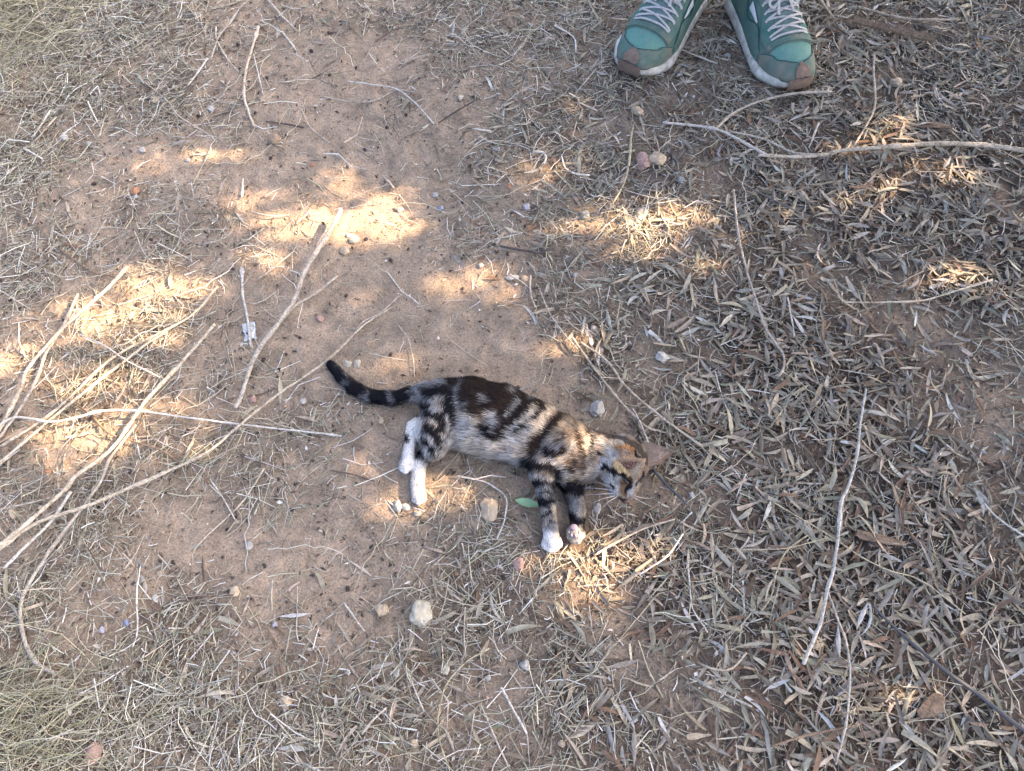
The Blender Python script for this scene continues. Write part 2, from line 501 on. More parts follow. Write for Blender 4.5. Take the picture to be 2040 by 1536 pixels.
def build_straw():
    n = 92000
    x, y = scatter(STRAW * (1 - 0.45 * LEAF), n, 1.75)
    L = rng.uniform(0.006, 0.026, n) + (rng.random(n) < 0.22) * rng.uniform(0.01, 0.045, n)
    R = rng.uniform(0.00042, 0.00100, n)
    big = rng.random(n) < 0.05
    L[big] = rng.uniform(0.025, 0.075, big.sum()); R[big] = rng.uniform(0.0008, 0.0014, big.sum())
    d = density(STRAW, x, y)
    V, F = straw_arrays(n, L, R, st=3)
    z = ground_z(x, y) + 0.001 + rng.random(n) ** 1.6 * 0.010 * np.clip(d, 0.08, 1)
    V, F = place(V, F, np.stack([x, y, z], -1), rng.uniform(0, 6.283, n), rng.normal(0, 0.16, n), rng.uniform(0, 3, n))
    V = lift_clear(V, n)
    C = np.repeat(palette(n, STRAW_COLS, STRAW_W), 9, axis=0)
    tag(link('straw_litter', fast_mesh('straw_litter', V, F, C), straw_mat), kind='stuff')

def build_chaff():
    """crumbled bits of leaf and bark between the straw"""
    n = 74000
    M = np.clip(0.04 + 0.5 * STRAW + 0.75 * LEAF, 0, 1)
    x, y = scatter(M, n)
    L = rng.uniform(0.003, 0.011, n); W = L * rng.uniform(0.18, 0.6, n)
    V = np.zeros((n, 4, 3))
    V[:, 0, 0] = -L / 2; V[:, 1, 1] = -W / 2; V[:, 2, 0] = L / 2; V[:, 3, 1] = W / 2
    V[:, 1, 0] = rng.uniform(-.2, .2, n) * L; V[:, 3, 0] = rng.uniform(-.2, .2, n) * L; V[:, 0, 2] = V[:, 2, 2] = -0.12 * L
    F = np.array([[0, 1, 2, 3]])
    z = ground_z(x, y) + 0.0015 + rng.random(n) ** 2 * 0.004
    V, F = place(V, F, np.stack([x, y, z], -1), rng.uniform(0, 6.283, n), rng.normal(0, 0.3, n), rng.normal(0, 0.4, n))
    V = lift_clear(V, n)
    C = np.repeat(palette(n, [(.07,.052,.042),(.15,.118,.088),(.27,.23,.18),(.04,.033,.03),(.43,.40,.35)], [30, 28, 22, 20, 8]), 4, axis=0)  # bits coloured darker to stand in for shadow low in the litter
    tag(link('chaff', fast_mesh('chaff', V, F, C, False), leaf_mat), kind='stuff')

OCT_V = np.array([(1,0,0),(-1,0,0),(0,1,0),(0,-1,0),(0,0,1),(0,0,-1)], float)
OCT_F = np.array([(0,2,4),(2,1,4),(1,3,4),(3,0,4),(2,0,5),(1,2,5),(3,1,5),(0,3,5)])
def build_crumbs():
    """soil crumbs and grit"""
    n = 19000
    x, y = scatter(np.full((12, 16), 0.8), n)
    r = rng.uniform(0.0006, 0.0019, n) + (rng.random(n) < 0.06) * rng.uniform(0, 0.0022, n)
    V = OCT_V[None] * r[:, None, None] * rng.uniform(0.6, 1.3, (n, 6, 1)) * np.array([1, 1, 0.7])
    z = ground_z(x, y) + r * 0.4 + 0.0006
    V, F = place(V, OCT_F, np.stack([x, y, z], -1), rng.uniform(0, 6.283, n), rng.normal(0, 0.3, n), rng.normal(0, 0.3, n))
    C = np.repeat(palette(n, [(.26,.175,.115),(.34,.235,.16),(.15,.105,.08),(.06,.045,.04),(.55,.5,.44)], [38, 30, 16, 12, 4]), 6, axis=0)
    tag(link('soil_crumbs', fast_mesh('soil_crumbs', V, F, C), col_mat('soil_crumb', 0.95, 0.1)), kind='stuff')

build_leaf_litter(); build_straw(); build_chaff(); build_crumbs()

def build_grass(name, boxes, n, hmin, hmax):
    """matted dry grass still rooted in the soil"""
    X, Y = [], []
    for (x0, y0, x1, y1, share) in boxes:
        k = int(n * share)
        g = np.array([P(a, b) for a, b in zip(rng.normal((x0 + x1) / 2, (x1 - x0) / 3.2, k), rng.normal((y0 + y1) / 2, (y1 - y0) / 3.2, k))])
        X.append(g[:, 0]); Y.append(g[:, 1])
    x = np.concatenate(X); y = np.concatenate(Y); n = len(x)
    L = rng.uniform(0.06, 0.17, n); R = rng.uniform(0.0005, 0.0010, n)
    V, F = straw_arrays(n, L, R, 0.5, 5)
    z = ground_z(x, y) + rng.uniform(hmin, hmax, n)
    V, F = place(V, F, np.stack([x, y, z], -1), rng.normal(0.25, 0.75, n) + (rng.random(n) < 0.5) * 3.14, rng.normal(0.0, 0.22, n), rng.uniform(0, 3, n))
    V = lift_clear(V, n)
    C = np.repeat(palette(n, [(.37,.335,.225),(.27,.25,.155),(.46,.42,.31),(.19,.16,.105),(.22,.22,.125)], [30, 22, 24, 16, 8]), 15, axis=0)
    tag(link(name, fast_mesh(name, V, F, C), straw_mat), kind='stuff')
build_grass('dry_grass', [(-160, -120, 150, 90, 0.7), (-140, 30, 160, 190, 0.1), (-100, 1340, 200, 1600, 0.2)], 1050, 0.004, 0.035)

# ------------------------------------------------------------------ the largest leaves and stalks, each on its own
def leaf_object_meshes(k):
    out = []
    for i in range(k):
        L = np.array([rng.uniform(0.034, 0.052)]); W = L * rng.uniform(0.12, 0.18)
        V, F = leaf_arrays(1, L, W)
        c = palette(1, LEAF_COLS, LEAF_W, 0.12)
        out.append(fast_mesh('dry_leaf', V[0], F, np.repeat(c, 18, axis=0)))
        out[-1]['tone'] = tone_word(c[0])
        out[-1].materials.append(leaf_mat)
    return out

def settle(o, me, tilt=0.0):
    """turn the object about its own axes, then drop it until it touches the soil"""
    M = o.rotation_euler.to_matrix()
    low = min((M @ v.co).z + o.location.z - float(ground_z((M @ v.co).x + o.location.x, (M @ v.co).y + o.location.y)) for v in me.vertices)
    o.location.z += max(-low - 0.0005, 0)

def build_leaves():
    ms = leaf_object_meshes(36)
    n = 285
    x, y = scatter(LEAF, 6000, 1.1)
    px, py = proj(np.stack([x, y, np.zeros_like(x)], -1))
    ok = (px > -10) & (px < 2050) & (py > 5) & (py < 1546)
    ok &= ~((px > 640) & (px < 1320) & (py > 740) & (py < 1090)) & ~((px > 1210) & (px < 1630) & (py < 180))
    x, y = x[ok][:n], y[ok][:n]
    for i in range(len(x)):
        me = ms[i % len(ms)]
        o = link('dry_leaf', me)
        o.rotation_euler = (random.gauss(0, .35), random.gauss(0, .14), random.uniform(0, 6.283))
        d = float(density(LEAF, x[i:i + 1], y[i:i + 1])[0])
        o.location = (x[i], y[i], float(ground_z(x[i], y[i])) + 0.004 + 0.014 * min(d, 1) * random.uniform(.6, 1))
        settle(o, me)
        tag(o, f"{me['tone']} narrow dry leaf on the litter {where(x[i], y[i])}", 'leaf', 'large dry leaves on the ground')

def build_stalks():
    ms = []
    for i in range(26):
        V, F = straw_arrays(1, np.array([rng.uniform(0.07, 0.17)]), np.array([rng.uniform(0.0006, 0.0011)]), 0.5, 9)
        pc = palette(1, STRAW_COLS, STRAW_W, .1)
        me = fast_mesh('grass_stalk', V[0], F, np.repeat(pc, 27, axis=0))
        me['tone'] = tone_word(pc[0])
        me.materials.append(straw_mat)
        ms.append(me)
    M = np.clip(STRAW * 0.9 + 0.1, 0, 1)
    x, y = scatter(M, 2000)
    px, py = proj(np.stack([x, y, np.zeros_like(x)], -1))
    ok = (px > 0) & (px < 2040) & (py > 5) & (py < 1536)
    ok &= ~((px > 640) & (px < 1320) & (py > 730) & (py < 1100)) & ~((px > 1200) & (px < 1640) & (py < 190))
    x, y = x[ok][:230], y[ok][:230]
    for i in range(len(x)):
        me = ms[i % len(ms)]
        o = link('grass_stalk', me)
        o.rotation_euler = (random.gauss(0, .12), random.gauss(0, .06), random.uniform(0, 6.283))
        o.location = (x[i], y[i], float(ground_z(x[i], y[i])) + 0.004 + random.uniform(0, .008))
        settle(o, me)
        tag(o, f"{me['tone']} thin dry grass stalk lying loose {where(x[i], y[i])}", 'stalk', 'loose grass stalks on the ground')
build_leaves(); build_stalks()
# ------------------------------------------------------------------ sticks and twigs one can pick out
def catmull(pts, step):
    pts = [np.array(p, float) for p in pts]
    ext = [2 * pts[0] - pts[1]] + pts + [2 * pts[-1] - pts[-2]]
    out = []
    for i in range(1, len(ext) - 2):
        p0, p1, p2, p3 = ext[i - 1:i + 3]
        k = max(2, int(np.linalg.norm(p2 - p1) / step))
        for t in np.arange(k) / k:
            out.append(0.5 * (2 * p1 + (p2 - p0) * t + (2 * p0 - 5 * p1 + 4 * p2 - p3) * t * t + (3 * p1 - p0 - 3 * p2 + p3) * t ** 3))
    out.append(pts[-1])
    return np.array(out)

def tube_mesh(name, path, r0, r1, sides=7, rough=0.08, flat=1.0):
    n = len(path)
    T = np.gradient(path, axis=0); T /= np.linalg.norm(T, axis=1)[:, None]
    up = np.array([0.05, 0.03, 1.0])
    A = np.cross(T, up); A /= np.linalg.norm(A, axis=1)[:, None]
    B = np.cross(A, T)
    s = np.linspace(0, 1, n)
    r = (r0 + (r1 - r0) * s) * (1 + rough * 1.6 * (rng.random(n) - 0.5))
    for k in rng.random(max(1, n // 10)):                       # knots
        r *= 1 + 0.28 * np.exp(-((s - k) * n / 1.4) ** 2) * (rough > 0.03)
    V = []
    for k in range(sides):
        a = 2 * math.pi * k / sides
        w = 1 + rough * (rng.random(n) - 0.5)
        V.append(path + (A * math.cos(a) + B * math.sin(a) * flat) * (r * w)[:, None])
    V = np.stack(V, 1).reshape(-1, 3)
    F = []
    for i in range(n - 1):
        for k in range(sides):
            F.append((i * sides + k, i * sides + (k + 1) % sides, (i + 1) * sides + (k + 1) % sides, (i + 1) * sides + k))
    V = np.concatenate([V, [path[0] - T[0] * r[0] * .3, path[-1] + T[-1] * r[-1] * .3]])
    c0, c1 = n * sides, n * sides + 1
    for k in range(sides):
        F.append((c0, c0, (k + 1) % sides, k)); F.append((c1, c1, (n - 1) * sides + k, (n - 1) * sides + (k + 1) % sides))
    F4 = [f for f in F if f[0] != f[1]]; F3 = [f[1:] for f in F if f[0] == f[1]]
    me = bpy.data.meshes.new(name)
    me.from_pydata([tuple(v) for v in V], [], [tuple(f) for f in F4] + [tuple(f) for f in F3])
    me.polygons.foreach_set('use_smooth', [True] * len(me.polygons))
    me.update()
    return me

def wood_mat(name, c0, c1, c2, vary=.12):
    """weathered twig: grey skin, darker bark flakes and specks"""
    m, nt, b = mat(name, .85, .2)
    n1 = noise_node(nt, 45, 6, rough=.7); n2 = noise_node(nt, 260, 4, rough=.7); n3 = noise_node(nt, 620, 3)
    r1 = ramp(nt, n1.outputs[0], [(.30, c0), (.62, c1)])
    r2 = ramp(nt, n2.outputs[0], [(.34, (.48, .46, .44)), (.52, (1, 1, 1)), (.72, (1.18, 1.17, 1.15))])
    o = mix(nt, r1.outputs[0], r2.outputs[0], 1.0, 'MULTIPLY')
    fl = ramp(nt, n1.outputs[0], [(.24, (1, 1, 1)), (.36, (0, 0, 0))])
    o = mix(nt, o, c2, fl.outputs[0])
    oi = nt.nodes.new('ShaderNodeObjectInfo')
    v = ramp(nt, oi.outputs['Random'], [(0, (1 - vary,) * 3), (1, (1 + vary,) * 3)])
    o = mix(nt, o, v.outputs[0], 1.0, 'MULTIPLY')
    nt.links.new(o, b.inputs['Base Color'])
    ad = nt.nodes.new('ShaderNodeMath'); ad.operation = 'MULTIPLY_ADD'; ad.inputs[1].default_value = .5
    nt.links.new(n3.outputs[0], ad.inputs[0]); nt.links.new(n2.outputs[0], ad.inputs[2])
    bump(nt, b, ad.outputs[0], .8, .0016)
    return m
WOOD = {
 'tan':   wood_mat('tan_twig', (.25, .205, .15), (.44, .38, .295), (.14, .10, .07)),
 'grey':  wood_mat('grey_twig', (.24, .205, .165), (.41, .365, .305), (.14, .105, .08)),
 'pale':  wood_mat('pale_twig', (.33, .30, .255), (.50, .47, .42), (.28, .22, .165)),
 'brown': wood_mat('brown_twig', (.10, .07, .05), (.22, .155, .105), (.06, .04, .03)),
 'dark':  wood_mat('dark_twig', (.045, .036, .032), (.10, .08, .068), (.03, .025, .02)),
 'olive': wood_mat('olive_stalk', (.25, .215, .135), (.40, .355, .24), (.17, .13, .08)),
 'black': plain_mat('black_plastic', (.012, .015, .022), (.03, .035, .045), 40, .45, .45, .2, .0005),
}

def px_scale(px, py):
    """metres per pixel of the photograph at a place on the ground"""
    p = P(px, py)
    return ((p - CAM) @ RF) / FPX

def stick_path(pts, w0, w1, lift):
    """pts on the photograph -> points in the place; lift may be one height or one per end, in metres above the soil"""
    if not isinstance(lift, (tuple, list)):
        lift = (lift, lift)
    out = []
    for k, p in enumerate(pts):
        f = k / (len(pts) - 1)
        w = (w0 + (w1 - w0) * f) * px_scale(*p) * 0.5
        h = lift[0] + (lift[1] - lift[0]) * f + w
        g = P(*p)
        px_, py_ = proj(np.array([[g[0], g[1], 0.0]]))
        h += 0.010 * float(np.clip(sample_map(LEAF, px_, py_) * 1.1 + 0.35 * sample_map(STRAW, px_, py_), 0, 1)[0])     # lies on top of the litter
        z = float(ground_z(g[0], g[1])) + h
        out.append(P(p[0], p[1], z))
    return out

def stick(name, label, pts, w0, w1, wood, lift=0.003, parent=None, cat=None, flat=1.0, rough=0.17, group=None):
    m0 = px_scale(*pts[0]) * 0.5; m1 = px_scale(*pts[-1]) * 0.5
    path = catmull(stick_path(pts, w0, w1, lift), 0.006)
    n = len(path)
    if rough > 0.03:
        amp = 0.0008
        path = path + np.stack([amp * (vnoise(np.arange(n) * .6, np.full(n, i * 7.3 + pts[0][0])) - .5) for i in range(3)], -1)
    base = np.array([path[:, 0].mean(), path[:, 1].mean(), 0.0]) if parent is None else np.array(parent.location)
    me = tube_mesh(name, path - base, w0 * m0 * 0.65, w1 * m1 * 0.65, 8, rough, flat)
    o = link(name, me, WOOD[wood], parent, None if parent is not None else base)
    if parent is None:
        tag(o, label, cat or name.split('_')[-1], group)
    return o

# the forked branch above the kitten's tail
fb = empty('forked_branch', P(560, 640, 0), 'forked grey-brown branch lying on bare soil above the tail tip', 'branch')
stick('main_stem', None, [(680,418),(660,455),(638,490),(605,545),(588,592),(560,636),(520,690),(500,728),(480,790),(468,812)], 14, 13, 'grey', (0.026, 0.002), fb, rough=.14)
stick('side_twig', None, [(560,640),(575,622),(592,606),(632,582),(672,550)], 8, 6, 'grey', (0.008, 0.003), fb)
# the long branch on the right
rb = empty('long_branch', P(1720, 300, 0), 'long pale branch with forked tip entering from the right edge under the right shoe', 'branch')
stick('main_stem', None, [(2070,306),(2040,300),(1962,289),(1900,286),(1839,287),(1746,294),(1675,300),(1634,309),(1578,312),(1511,309)], 15, 8, 'tan', (0.012, 0.008), rb, rough=.1)
stick('side_twig', None, [(1634,309),(1578,303),(1522,277),(1451,261)], 7, 5, 'grey', (0.012, 0.010), rb)
stick('side_twig', None, [(1526,308),(1489,288),(1455,269),(1425,257),(1381,250),(1321,244)], 8, 7, 'pale', (0.009, 0.006), rb)
# pale twig that splits, right of the kitten's head
sb = empty('split_twig', P(1670, 1100, 0), 'long pale twig splitting in two down the right side of the photo', 'twig')
stick('main_stem', None, [(1725,775),(1715,836),(1708,903),(1690,970),(1676,1000),(1670,1063),(1660,1136),(1648,1174),(1634,1241),(1609,1300),(1600,1323)], 6, 12, 'pale', (0.016, 0.009), sb, rough=.1)
stick('side_twig', None, [(1648,1174),(1669,1234),(1686,1283),(1693,1342),(1686,1436),(1665,1523)], 7, 6, 'grey', (0.012, 0.010), sb)

STICKS = [
 ('twig','thin pale twig pointing straight up beside the forked branch',[(482,534),(484,590),(492,630),(500,690)],8,7,'pale',.003),
 ('stick','longest straight tan stick running from the left edge up past the tail tip',[(-30,1112),(0,1092),(75,1041),(174,1008),(250,975),(327,942),(414,900),(474,849),(520,812),(562,780),(650,719),(722,650),(782,611)],12,5,'tan',(.014,.003)),
 ('twig','thin grey side stalk lying along the end of the longest stick',[(650,722),(700,672),(724,640),(760,622),(800,585)],5,3,'grey',.004),
 ('stick','whitish stick crossing horizontally over the stick heap to the white hind foot',[(-20,856),(0,846),(34,831),(102,840),(152,832),(203,819),(278,819),(372,832),(450,842),(520,850),(680,868)],7,6,'pale',(.020,.004)),
 ('stick','stout tan stick of the left heap with its tip highest, near the left edge',[(255,531),(210,578),(169,615),(130,650),(102,680),(68,717),(50,745),(44,768),(14,829),(-15,880)],9,11,'tan',.014),
 ('stick','grey stick beside the stout tan one, leaning along the left edge',[(156,585),(129,642),(104,684),(88,712),(71,761),(37,818),(0,869),(-20,895)],8,9,'grey',.009),
 ('stick','tan stick of the heap with a forked split end in the sun fleck',[(433,571),(389,622),(339,653),(250,697),(203,730),(146,785),(91,832),(0,890)],6,8,'tan',.012),
 ('stick','pale tan stick lowest but one in the slanting heap',[(359,642),(291,686),(240,726),(190,764),(88,846),(0,923),(-20,940)],7,9,'tan',.007),
 ('stick','long tan stick with square-cut upper tip, right-hand one of the slanting heap',[(428,646),(369,714),(330,756),(288,802),(237,876),(200,913),(149,950),(137,968),(103,999),(41,1053),(-10,1092)],9,12,'tan',(.010,.016)),
 ('stick','grey crooked stick running down from the heap and hooking at the lower left',[(271,846),(245,880),(217,917),(199,962),(157,1020),(115,1075),(79,1128),(46,1186),(41,1227),(50,1281),(75,1322),(112,1343)],7,13,'grey',(.010,.006)),
 ('stick','short pale stick fanning out below the heap at the left edge',[(141,979),(103,1037),(50,1090),(8,1132)],8,9,'pale',.008),
 ('twig','dark grey twig lying under the slanting heap of sticks',[(85,761),(135,798),(176,822),(217,863),(264,879),(325,900),(360,925)],6,5,'brown',.004),
 ('twig','curved brown twig just above the slanting heap',[(112,492),(146,517),(183,541),(230,551)],6,5,'brown',.003),
 ('twig','short pale twig crossing the heap inside the sun fleck',[(159,666),(210,690),(250,717),(290,738),(318,751)],5,4,'pale',.018),
 ('twig','thin twig pointing out of the left edge under the heap',[(-10,1017),(50,1004),(103,991)],5,5,'grey',.006),
 ('stalk','fine tan stalk reaching right above the heap at the left',[(44,610),(112,592),(150,572),(176,565)],3,3,'tan',.004),
 ('twig','upright tan twig at the top on bare soil, thickest there',[(515,53),(502,97),(489,144),(486,188),(496,226),(507,254)],8,7,'tan',.004),
 ('twig','slender twig lying right against the upright tan twig',[(505,107),(515,150),(524,188)],4,3,'pale',.003),
 ('twig','wavy thin twig left of the upright tan twig',[(430,53),(433,82),(452,116),(475,143)],4,4,'grey',.004),
 ('twig','bent twig coming down from the top edge',[(502,-5),(480,13),(455,50),(436,72),(420,119)],4,5,'grey',.005),
 ('twig','straight pale straw below the bent twig in a straw tuft',[(414,116),(394,144),(373,172)],5,4,'pale',.007),
 ('twig','grey twig slanting down from the middle of the top edge',[(528,-8),(558,28),(575,45),(590,60)],7,4,'grey',.004),
 ('twig','short white straw on bare soil under the slanting top twig',[(562,63),(590,100)],5,5,'pale',.003),
 ('twig','dark flat twig beside the brown stone at upper left',[(530,242),(570,247),(605,254)],4,5,'dark',.002),
 ('stalk','thin straight stalk crossing the straw at upper left',[(276,154),(333,201),(358,232),(420,270)],3,3,'grey',.006),
 ('twig','short pale twig near the left edge under the straw',[(47,295),(85,317)],6,6,'pale',.004),
 ('twig','short straw leaning in the left straw patch, steepest one',[(100,220),(66,273)],5,4,'pale',.006),
 ('stalk','fine stalk beside the steep straw at upper left',[(113,232),(69,282)],4,3,'tan',.004),
 ('stalk','grey curved stalk on bare soil left of the shoes, lower of a crossing pair',[(644,193),(704,204),(751,199),(788,180),(832,185)],4,4,'grey',.003),
 ('stalk','pale arching stalk of the crossing pair with its tip bent down',[(691,162),(740,168),(788,177),(826,204),(864,246)],4,4,'pale',.006),
 ('twig','straight dark brown twig right of the arching stalk',[(873,245),(915,218),(955,195)],4,4,'dark',.003),
 ('twig','bent pale twig left of the left shoe',[(1105,50),(1143,75),(1147,104)],5,4,'pale',.005),
 ('twig','short dark twig below the left shoe toe at left',[(1085,216),(1136,207)],4,5,'brown',.003),
 ('straw','thin white straw nearest below the left shoe toe',[(1152,204),(1190,220)],4,3,'pale',.004),
 ('straw','flat white straw in the middle straw tuft above the centre',[(942,256),(980,262)],5,4,'pale',.006),
 ('stalk','thin curved stalk on the bare soil at upper middle',[(600,216),(619,254),(658,285)],3,3,'grey',.003),
 ('root','white curled root in the speckled litter above centre',[(1061,303),(1080,303),(1088,313),(1083,326)],8,7,'pale',.005),
 ('stalk','long curved stem hanging down toward the central sun fleck',[(1260,255),(1257,280),(1252,332),(1241,369),(1215,415)],6,6,'olive',.007),
 ('twig','pale bent twig left of the pink stone',[(1118,309),(1126,334),(1146,346),(1175,349)],4,5,'pale',.006),
 ('twig','dark grey curved twig at the left of the central sun fleck',[(997,490),(1049,500),(1078,503),(1103,489)],6,7,'dark',.003),
 ('twig','grey crooked twig above the kitten back',[(1057,549),(1056,581),(1066,612)],6,5,'grey',.004),
 ('stalk','fine tan stalk with bend left of the central sun fleck',[(926,390),(1000,390),(1037,374),(1100,349)],3,3,'tan',.005),
 ('stalk','thin straight stalk slanting toward the kitten back from above',[(1075,578),(1095,624),(1123,664),(1150,695)],4,4,'grey',.006),
 ('stick','long straight tan twig passing behind the kitten neck',[(1158,683),(1210,720),(1244,767),(1288,807),(1335,844),(1398,889)],7,6,'tan',.007),
 ('stick','shorter tan twig lying parallel just behind the kitten neck',[(1140,672),(1185,735),(1230,793),(1258,823),(1288,851),(1307,858)],7,6,'tan',.004),
 ('straw','thin white straw ending at the kitten far ear',[(1260,813),(1276,842),(1293,887)],4,5,'pale',.010),
 ('twig','tan twig pointing right from the front paws',[(1185,1106),(1230,1079),(1288,1051),(1344,1034)],7,5,'tan',.008),
 ('twig','thin brown twig below the kitten face',[(1344,991),(1310,1006),(1283,1021)],4,4,'brown',.006),
 ('straw','broken white straw right of the front paws',[(1361,1063),(1329,1108),(1273,1145)],6,5,'pale',.010),
 ('root','white curved root hooking under the kitten belly',[(910,948),(960,958),(983,969),(1004,985),(1010,1004),(1004,1039),(990,1072)],5,5,'pale',.006),
 ('twig','grey-brown twig arching below the right shoe toe',[(1425,257),(1459,227),(1504,205),(1559,190),(1610,184),(1656,183)],7,8,'grey',.006),
 ('twig','upright bent twig right of the right shoe toe',[(1742,108),(1740,142),(1744,194),(1738,227),(1701,291)],6,5,'tan',.008),
 ('straw','short pale straw standing on the long right branch',[(1630,246),(1620,272),(1612,294)],6,4,'pale',.008),
 ('stalk','long grey stem dropping down through the leaves right of centre',[(1461,378),(1466,428),(1473,480),(1488,541),(1505,595),(1522,646),(1542,680),(1562,710),(1559,737),(1549,751)],6,7,'grey',(.012,.008)),
 ('straw','short pale straw right of the long grey stem',[(1569,592),(1576,630),(1583,670)],5,4,'pale',.009),
 ('twig','tan twig in the sun fleck at the right edge',[(1681,602),(1760,602),(1840,598),(1908,578),(1976,558)],4,6,'tan',.010),
 ('stalk','curving tan stalk below right of the kitten head',[(1609,1066),(1567,1098),(1547,1140),(1536,1188),(1512,1223)],5,4,'olive',.010),
 ('stalk','long fine stalk sweeping left from the split twig',[(1651,1070),(1567,1092),(1470,1094),(1440,1085)],3,3,'olive',.012),
 ('twig','brown crooked twig at the bottom right',[(1536,1487),(1595,1468),(1655,1455),(1714,1443)],7,6,'brown',.010),
 ('twig','thin brown twig running to the bottom edge at right',[(1704,1398),(1718,1454),(1742,1525)],5,5,'brown',.010),
 ('twig','white twig at the right edge above the litter',[(1958,1000),(1986,1031),(2050,1075)],6,6,'pale',.012),
 ('twig','straight grey twig below centre on the right, lying flat',[(1400,1363),(1450,1386),(1498,1408)],5,6,'grey',.008),
 ('twig','thick short bow-shaped twig below centre right',[(1487,1300),(1459,1331),(1430,1334),(1407,1328)],6,7,'tan',.006),
 ('stalk','longest thin stalk slanting through the right leaf litter',[(1540,1000),(1658,1070),(1714,1108),(1770,1136),(1836,1157),(1923,1223)],4,3,'olive',.014),
 ('stalk','fine bent stalk among leaves near the right edge',[(1986,1206),(1962,1255),(1951,1314)],3,3,'tan',.014),
 ('twig','tan twig behind the right shoe at the top edge',[(1630,-6),(1645,15),(1660,34)],8,6,'tan',.006),
 ('twig','long horizontal twig near the top right corner',[(1720,17),(1809,37),(1913,39)],6,6,'tan',.010),
 ('twig','thick brown twig between the two shoes',[(1403,26),(1436,22),(1470,25)],8,8,'brown',.004),
 ('stalk','fine stalk curving down left of the right shoe',[(1463,37),(1470,75),(1507,108)],3,3,'tan',.004),
 ('twig','thin twig slanting on the soil between the toes',[(1336,89),(1380,108),(1429,127)],5,4,'grey',.003),
 ('straw','thick flat white straw alone at the bottom middle',[(998,1369),(1022,1412),(1050,1462)],7,7,'pale',.004),
 ('stalk','long curving olive stalk at the bottom middle',[(975,1292),(931,1317),(893,1358),(878,1402),(873,1462),(897,1540)],5,3,'olive',.008),
 ('stalk','thin upright stalk above the curving olive stalk',[(985,1238),(983,1268),(992,1296),(1009,1313)],3,3,'tan',.006),
 ('stalk','bent thin stalk right of the cream block stone',[(927,1209),(925,1261),(927,1309)],4,4,'grey',.005),
 ('twig','grey bent twig right of the curving olive stalk',[(957,1402),(983,1462),(1013,1528)],4,5,'grey',.005),
 ('straw','short white straw left of the cream block stone',[(685,1201),(705,1228),(726,1257)],5,4,'pale',.004),
 ('twig','flat grey splinter lower left of the bottom middle',[(770,1410),(745,1432),(720,1462)],6,7,'grey',.004),
 ('stalk','tan stalk curving down on bare soil left of the hind feet',[(526,933),(505,968),(476,1008),(414,1066),(385,1099),(384,1118)],5,3,'tan',.003),
 ('straw','thin white straw crossing the curving tan stalk',[(418,954),(445,994),(468,1035)],4,4,'pale',.004),
 ('straw','pale upright straw in the lower left straw',[(273,1161),(272,1210),(274,1256),(264,1290)],5,4,'pale',.008),
 ('stalk','fine long stalk slanting below the front paws',[(1311,1183),(1270,1231),(1206,1309)],3,3,'olive',.007),
 ('stalk','long curved stalk right of the sun fleck below the paws',[(1370,1115),(1374,1165),(1380,1212),(1410,1260)],4,4,'pale',.008),
 ('twig','thin twig bending right of the forked branch toward the kitten back',[(770,540),(800,580),(816,590),(834,606)],4,3,'pale',.003),
 ('stalk','fine curved stalk standing between tail tip and back',[(793,648),(812,672),(822,710),(826,752)],3,3,'tan',.004),
 ('twig','short pale split twig in the upper sun fleck on the left',[(585,500),(550,530),(515,556)],5,4,'tan',.003),
 ('twig','grey twig with split end at left of the upper sun fleck',[(405,486),(440,478),(462,462)],6,4,'grey',.004),
 ('twig','tan twig lying flat left of the upper sun fleck',[(505,424),(545,431),(575,428)],5,5,'tan',.003),
 ('twig','short splinter in the upper sun fleck',[(620,418),(605,432),(590,446)],5,6,'tan',.003),
 ('twig','grey pointed splinter on bare soil above the centre',[(762,350),(775,363),(784,375)],5,6,'grey',.003),
 ('straw','white short straw right of the split twig heap',[(484,356),(483,374),(482,392)],5,6,'pale',.003),
]
for (nm, lab, pts, w0, w1, wood, lift) in STICKS:
    stick(nm, lab, pts, w0, w1, wood, lift)

# flat plastic strips and bits of bark
def strip(name, label, pts, w0, w1, wood, lift, cat, flat=0.35):
    stick(name, label, pts, w0, w1, wood, lift, cat=cat, flat=flat, rough=0.02)
strip('plastic_strip', 'long flat black plastic strip at the lower right edge', [(1738,1206),(1775,1243),(1819,1283),(1882,1335),(1941,1377),(1993,1419),(2060,1470)], 9, 17, 'black', .014, 'strip')
strip('plastic_strip', 'short blue-black plastic strip right of the kitten face', [(1300,934),(1318,955),(1335,973),(1352,988),(1369,1005)], 9, 8, 'black', .006, 'strip')
strip('plastic_strip', 'thin black plastic strip half buried below the long branch', [(1481,369),(1540,398),(1597,425)], 5, 6, 'black', .007, 'strip')

def notched_strip():
    path = catmull(stick_path([(1699,40),(1764,55),(1820,69),(1865,78)], 12, 12, .009), 0.004)
    n = len(path)
    w = 0.0052 * (1 + 0.25 * (rng.random(n) - .5)); w[::9] *= 0.6
    V = []
    T = np.gradient(path, axis=0); T /= np.linalg.norm(T, axis=1)[:, None]
    A = np.cross(T, [0, -0.5, 0.85]); 
    base = path.mean(axis=0) * np.array([1, 1, 0])
    for sgn, dz in ((1, 0.002), (-1, 0.0035), (-1, -0.001), (1, -0.002)):
        V.append(path + A * (sgn * w)[:, None] + np.array([0, 0, dz]))
    V = np.stack(V, 1).reshape(-1, 3) - base
    F = [(i * 4 + k, i * 4 + (k + 1) % 4, i * 4 + 4 + (k + 1) % 4, i * 4 + 4 + k) for i in range(n - 1) for k in range(4)]
    F += [(3, 2, 1, 0), (n * 4 - 4, n * 4 - 3, n * 4 - 2, n * 4 - 1)]
    tag(link('bark_strip', fast_mesh('bark_strip', V, np.array(F), smooth=False), WOOD['brown'], loc=base), 'dark brown notched strip of bark right of the right shoe', 'bark')
notched_strip()

